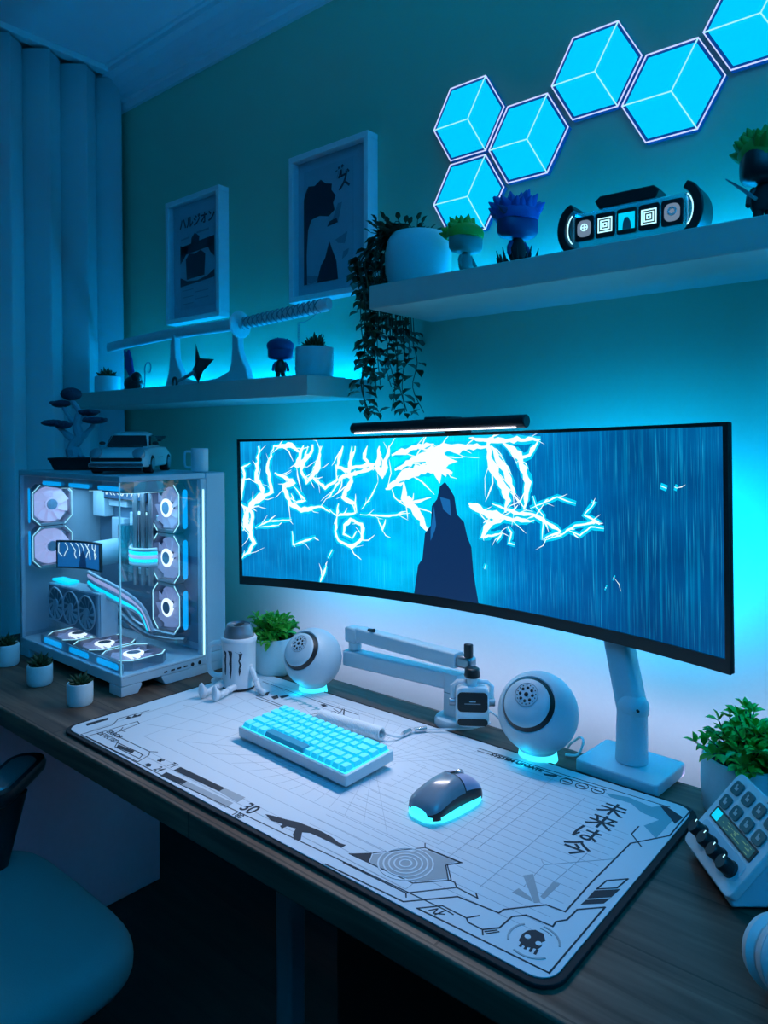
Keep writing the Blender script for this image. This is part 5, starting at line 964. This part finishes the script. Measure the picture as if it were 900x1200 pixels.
# graphics card, standing with its fans towards the room
gc = MB(t).prism([(-1.895, .840), (-1.640, .832), (-1.640, .940), (-1.895, .935)], -.026, .026, frame((0, .905, 0), (1, 0, 0), (0, 0, 1), (0, -1, 0))).build('graphics_card', 'metalw', t, bevel=.003)
MB(t).prism([(-1.889, .845), (-1.652, .838), (-1.652, .933), (-1.889, .930)], .0262, .0268, frame((0, .905, 0), (1, 0, 0), (0, 0, 1), (0, -1, 0))).build('card_face', 'inner', gc)
for x_ in (-1.848, -1.769, -1.690):
    F = frame((x_, .8775, .887), (1, 0, 0), (0, 0, 1), (0, -1, 0)); b = MB(t); b.tube([(.041 * math.cos(q), .041 * math.sin(q), .002) for q in [2 * PI * i / 32 for i in range(32)]], .0022, 6, F, closed=True)
    for i in range(11):
        a = 2 * PI * i / 11; b.add([(.012 * math.cos(a), .012 * math.sin(a), .003), (.012 * math.cos(a + .3), .012 * math.sin(a + .3), .001), (.038 * math.cos(a + .75), .038 * math.sin(a + .75), .001), (.038 * math.cos(a + .5), .038 * math.sin(a + .5), .003)], [(0, 1, 2, 3)], F)
    b.lathe([(.012, .0), (.012, .004), (0, .0045)], F, 20); b.build('card_fan', 'metalw', gc, recalc=False)
MB(t).prism([(.884, .834), (.926, .834), (.926, .862), (.920, .870), (.920, .905), (.926, .912), (.926, .938), (.884, .938)], .0, .003, frame((-1.6398, 0, 0), (0, 1, 0), (0, 0, 1), (1, 0, 0))).build('end_plate', 'white', gc, smooth=False)
MB(t).bx(-1.885, -1.80, .885, .915, .9405, .946).build('card_light', 'cyan', gc)
# cooler, little curved screen, tubes and cables
b = MB(t); b.cyl((-1.672, .975, .955), (-1.672, .975, 1.095), .022, n=28); b.build('reservoir', 'acryl', t)
for k in range(3): MB(t).cyl((-1.650 + k * .022, .985 + .008 * k, .945), (-1.650 + k * .022, .985 + .008 * k, 1.205), .0065, n=14).build('rigid_tube', 'silver', t)
MB(t).cyl((-1.748, 1.0, 1.02), (-1.748, .93, 1.018), .032, n=32).build('cooler_block', 'metalw', t, bevel=.003)
P0, P1 = Vector((-1.822, .866, 0)), Vector((-1.677, .905, 0)); dv = (P1 - P0); nv_ = Vector((dv.y, -dv.x, 0)).normalized()
def cs(u, v, d=0): 
    p = P0 + dv * u - nv_ * (.016 * math.sin(PI * u) + d); return Vector((p.x, p.y, .983 + .070 * v))
bb = MB(t); bb.loft([[cs(i / 12, 0, .0), cs(i / 12, 1, .0), cs(i / 12, 1, .008), cs(i / 12, 0, .008)] for i in range(13)]); cp = bb.build('cooler_screen', 'black', t, smooth=False)
MB(t).surf(lambda u, v: cs(.03 + .94 * u, .06 + .88 * v, -.0006), 12, 4).build('display', 'screenm', cp, recalc=False)
b = MB(t)
rnd = random.Random(4)
for k in range(9):
    u = .06 + .1 * k; v = .92; q = [cs(u, v, -.001)]
    for j in range(4 if k != 4 else 2): u = min(.95, max(.05, u + rnd.uniform(-.06, .07))); v -= .10 + .06 * rnd.random(); q.append(cs(u, v, -.001))
    b.tube(q, .0011, 5)
b.build('display_lightning', 'screenw', cp)
b = MB(t); b.add([cs(.42, .06, -.0012), cs(.60, .06, -.0012), cs(.56, .5, -.0012), cs(.50, .66, -.0012), cs(.45, .5, -.0012)], [(0, 1, 2, 3, 4)]); b.build('display_rock', 'screenn', cp, recalc=False)
pnl = MB(t).bx(-1.83, -1.62, 1.000, 1.006, 1.150, 1.192).build('screen_reflection', 'black', t, bevel=.001)  # glowing panel painted in place of a screen reflection, no real display
MB(t).bx(-1.826, -1.624, .9988, .9998, 1.1535, 1.1885).build('display', 'screenm', pnl)  # emissive picture of that painted reflection
b = MB(t)
for k in range(16):
    x = -1.82 + k * .0125; z = 1.186; q = [(x, .998, z)]
    for j in range(3): x = min(-1.63, max(-1.82, x + rnd.uniform(-.01, .014))); z -= .008; q.append((x, .998, z))
    b.tube(q, .0012, 5)
b.build('display_lightning', 'screenw', pnl)  # lightning strokes within the painted reflection
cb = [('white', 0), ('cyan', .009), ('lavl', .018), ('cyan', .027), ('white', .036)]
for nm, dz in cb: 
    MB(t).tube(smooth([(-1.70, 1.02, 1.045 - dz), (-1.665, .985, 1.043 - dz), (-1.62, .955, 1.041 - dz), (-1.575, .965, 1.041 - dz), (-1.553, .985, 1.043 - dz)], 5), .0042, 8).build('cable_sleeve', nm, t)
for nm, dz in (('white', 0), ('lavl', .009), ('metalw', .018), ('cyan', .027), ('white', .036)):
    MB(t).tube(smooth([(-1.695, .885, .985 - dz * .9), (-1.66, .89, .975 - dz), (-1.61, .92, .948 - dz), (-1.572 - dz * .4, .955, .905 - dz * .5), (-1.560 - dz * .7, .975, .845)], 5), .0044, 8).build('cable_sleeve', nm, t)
MB(t).tube(smooth([(-1.66, .93, .90), (-1.62, .95, .86), (-1.58, .97, .835), (-1.53, .99, .828), (-1.47, 1.005, .832)], 6), .0065, 10).build('tube', 'silver', t)
MB(t).tube(smooth([(-1.66, .945, .92), (-1.62, .96, .865), (-1.57, .985, .842), (-1.50, 1.0, .838)], 6), .0065, 10).build('tube', 'silver', t)

# ---------------- things on top of the computer ----------------
TZ = CZ + .479
t = thing('bonsai_model', (-1.835, .925, TZ), 'model bonsai with flat dark foliage pads in black tray on the computer', 'plant')
X = Matrix.Translation((-1.830, .925, TZ)) @ Matrix.Rotation(.75, 4, 'Z')
MB(t).loft([[(x_, y_, z_) for x_, y_ in rrect(w_, d_, .006)] for w_, d_, z_ in ((.095, .055, .0005), (.115, .070, .026), (.120, .074, .026), (.120, .074, .032))], X=X).build('tray', 'blackm', t, smooth=False)
bt = mat('bonsai_trunk', (.30, .42, .50), .6); b = MB(t); o_ = Vector((-1.832, .925, TZ + .031)); rx = Vector((.763, .647, 0))
def bp_(a, h, d=0): return o_ + rx * a + Vector((0, 0, h)) + Vector((-.647, .763, 0)) * d
for path, rr_ in (([bp_(0, 0), bp_(-.006, .03), bp_(.010, .055), bp_(.004, .085), bp_(.010, .12), bp_(-.012, .150)], [.020, .014, .012, .010, .007, .004]), ([bp_(.006, .045), bp_(.03, .066), bp_(.050, .088)], [.009, .006, .003]), ([bp_(-.004, .045), bp_(-.03, .068), bp_(-.05, .086)], [.009, .006, .003]), ([bp_(.004, .085), bp_(-.018, .108), bp_(-.032, .132)], [.006, .004, .003]), ([bp_(.006, .085), bp_(.02, .10), bp_(.028, .112)], [.006, .004, .003])):
    P = smooth(path, 4); n_ = len(P); b.tube(P, [rr_[min(len(rr_) - 1, int(i / 4))] for i in range(n_)], 9)
for k in range(5): a = k * 1.26; b.tube([o_ + Vector((0, 0, .012)), o_ + Vector((.028 * math.cos(a), .022 * math.sin(a), .003))], [.009, .002], 7)
b.build('trunk', bt, t)
bl = mat('bonsai_foliage', (.025, .045, .09), .7, ns=120, nb=.8); rnd = random.Random(9)
for a, h, w, d_ in ((-.010, .165, .026, 0), (-.036, .140, .024, 0), (.030, .117, .026, .01), (.054, .097, .031, -.01), (-.055, .090, .032, 0), (-.024, .084, .020, -.015)):
    b = MB(t); c = bp_(a, h, d_); b.ell(c, (w, w, .009 if h < .16 else .017), n=22, m=10, rot=Matrix.Rotation(rnd.uniform(-.15, .15), 4, 'Y'))
    for k in range(24): q = rnd.random() * 2 * PI; e = rnd.random() ** .5; b.ell(c + Vector((w * e * math.cos(q), w * e * math.sin(q), .006 * (1 - e * .6) * (1 if h < .16 else 2))), (.0055, .0055, .004), n=7, m=5)
    b.build('foliage_pad', bl, t)

t = thing('model_car', (-1.615, .958, TZ), 'white classic sports car model parked on top of the computer', 'model car', rz=math.radians(44))
# local: nose towards -y, x across
cw, cl = .066, .130
def sect(y, w, z0, z1, sh=0): return [(-w, y, z0), (-w * 1.0, y, z0 + (z1 - z0) * .55), (-w * .86, y, z1 - .002), (-w * .5, y, z1), (w * .5, y, z1), (w * .86, y, z1 - .002), (w, y, z0 + (z1 - z0) * .55), (w, y, z0)]
secs = [(-.130, .050, .022, .036), (-.126, .059, .017, .047), (-.112, .064, .016, .053), (-.08, .066, .015, .057), (-.045, .066, .015, .0605), (.0, .064, .015, .062), (.05, .066, .015, .063), (.09, .068, .016, .062), (.115, .066, .018, .056), (.128, .058, .022, .045), (.131, .050, .026, .038)]
M['carw'] = mat('car_white', (.62, .70, .72), .28, coat=.5, nb=0)
MB().loft([sect(*s) for s in secs]).build('body', 'carw', t, bevel=.003, ang=30)
cab = [(-.048, .052, .060, .0605), (-.020, .050, .060, .092), (.012, .049, .060, .0985), (.045, .048, .060, .094), (.085, .045, .060, .074), (.112, .042, .058, .0595)]
MB().loft([[(-w, y, z0), (-w * .84, y, z1 - .004), (-w * .6, y, z1), (w * .6, y, z1), (w * .84, y, z1 - .004), (w, y, z0)] for y, w, z0, z1 in cab]).build('roof', 'carw', t, bevel=.002)
gl = mat('car_window', (.01, .015, .02), .12); M['cgl'] = gl
b = MB(); b.add([(-.045, -.046, .0625), (.045, -.046, .0625), (.034, -.0225, .0895), (-.034, -.0225, .0895)], [(0, 1, 2, 3)]); q = MB()
MB().loft([[(-.046, -.0445 + o, .0635), (.046, -.0445 + o, .0635), (.0385, -.0215 + o, .0885), (-.0385, -.0215 + o, .0885)] for o in (-.0035, .002)]).build('windscreen', 'cgl', t, smooth=False)
for s_ in (-1, 1):
    MB().loft([[(s_ * (.0505 + o), -.032, .0645), (s_ * (.0455 + o), -.012, .087), (s_ * (.0438 + o), .018, .0905), (s_ * (.0445 + o), .043, .083), (s_ * (.0485 + o), .058, .066)] for o in (-.003, .0018)]).build('side_window', 'cgl', t, smooth=False)
    MB().prism(rrect(.0012, .050, .0004, cx=0, cy=0), 0, .0012, Matrix.Translation((s_ * .0655, .005, .036))).build('side_trim', 'black', t)
    f = MB(); f.lathe([(.0, -.012), (.0135, -.008), (.0145, .001), (.012, .0045), (0, .006)], frame((s_ * .047, -.122, .047), (1, 0, 0), (0, .5, .87), (0, -.87, .5)), 24); f.build('headlight', 'silver', t)
    for y in (-.078, .082):
        w = MB().cyl((s_ * .048, y, .0215), (s_ * .0685, y, .0215), .021, n=28).build('wheel', 'rubber', t, bevel=.002)
        h = MB(); h.lathe([(.014, 0), (.0135, .0015), (.004, .0012), (0, .0025)], frame((s_ * .0687, y, .0215), (0, 1, 0), (0, 0, 1), (s_, 0, 0)), 20)
        for k in range(5): a = 2 * PI * k / 5; h.box((s_ * .0698, y + .0085 * math.cos(a), .0215 + .0085 * math.sin(a)), (.001, .003, .003))
        h.build('hub', 'silver', w)
        MB().tube([(s_ * .0662, y + .0235 * math.cos(a), .0215 + .0235 * math.sin(a)) for a in [PI * k / 12 for k in range(13)]], .0018, 6).build('wheel_arch', 'carw', t)
    MB().ell((s_ * .062, -.030, .070), (.0075, .004, .0045)).build('mirror', 'black', t)
MB().prism(rrect(.122, .011, .004, cy=.0215), .128, .136, frame((0, 0, 0), (1, 0, 0), (0, 0, 1), (0, -1, 0))).build('bumper', 'chrome', t, bevel=.002)
MB().prism(rrect(.112, .008, .003, cy=.0335), .1285, .1315, frame((0, 0, 0), (1, 0, 0), (0, 0, 1), (0, -1, 0))).build('front_grille', 'black', t, bevel=.001)
MB().prism(rrect(.108, .008, .003, cy=.011), .118, .128, frame((0, 0, 0), (1, 0, 0), (0, 0, 1), (0, -1, 0))).build('lower_valance', 'black', t)
b = MB(); b.bx(-.040, .040, -.060, -.0575, .0605, .0625); b.build('cowl_vent', 'black', t)
b = MB(); b.loft([[(-.046, .095, z), (.046, .095, z), (.052, .128, z + .010), (-.052, .128, z + .010)] for z in (.074, .078)]); b.bx(-.03, -.024, .098, .118, .058, .077); b.bx(.024, .03, .098, .118, .058, .077); b.build('rear_spoiler', 'black', t)

t = thing('small_mug', (-1.478, 1.060, TZ), 'small white cup with square handle beside the model car on the computer', 'mug')
X = Matrix.Translation((-1.478, 1.055, TZ)); MB(t).lathe([(0, .0005), (.0185, .0005), (.0205, .003), (.0205, .056), (.019, .058), (.0178, .056), (.0178, .006), (0, .006)], X, 32).build('cup', 'ceramic', t)
MB(t).tube(smooth([(-1.478 + vd.x * a, 1.055 + vd.y * a, TZ + z) for a, z in ((.019, .049), (.030, .050), (.036, .046), (.036, .018), (.031, .012), (.019, .012))], 4), .0028, 8).build('handle', 'ceramic', t)

# ---------------- made-up uplighter behind the camera, added to light ceiling and curtain ----------------
t = thing('fill_uplighter', (1.0, -.2, 0), 'unseen white uplighter with blue bulb in the room corner, added as ceiling fill', 'lamp')
X = Matrix.Translation((1.0, -.2, 0))
MB(t).lathe([(0, .0005), (.13, .0005), (.13, .015), (.02, .025), (0, .025)], X, 40).build('base', 'metalw', t)
MB(t).cyl((1.0, -.2, .025), (1.0, -.2, 1.75), .012).build('pole', 'metalw', t)
MB(t).lathe([(.012, 1.75), (.03, 1.76), (.15, 1.86), (.148, 1.862), (.02, 1.775), (0, 1.772)], X, 40).build('lamp_shade', 'metalw', t)
MB(t).ell((1.0, -.2, 1.80), (.03, .03, .03)).build('bulb', 'blueb', t)
area('fill_uplight', (1.0, -.2, 1.845), (180, 0, 0), .2, .2, 74, (0, .42, 1.0), t)  # added fill light, thrown at the ceiling from out of view
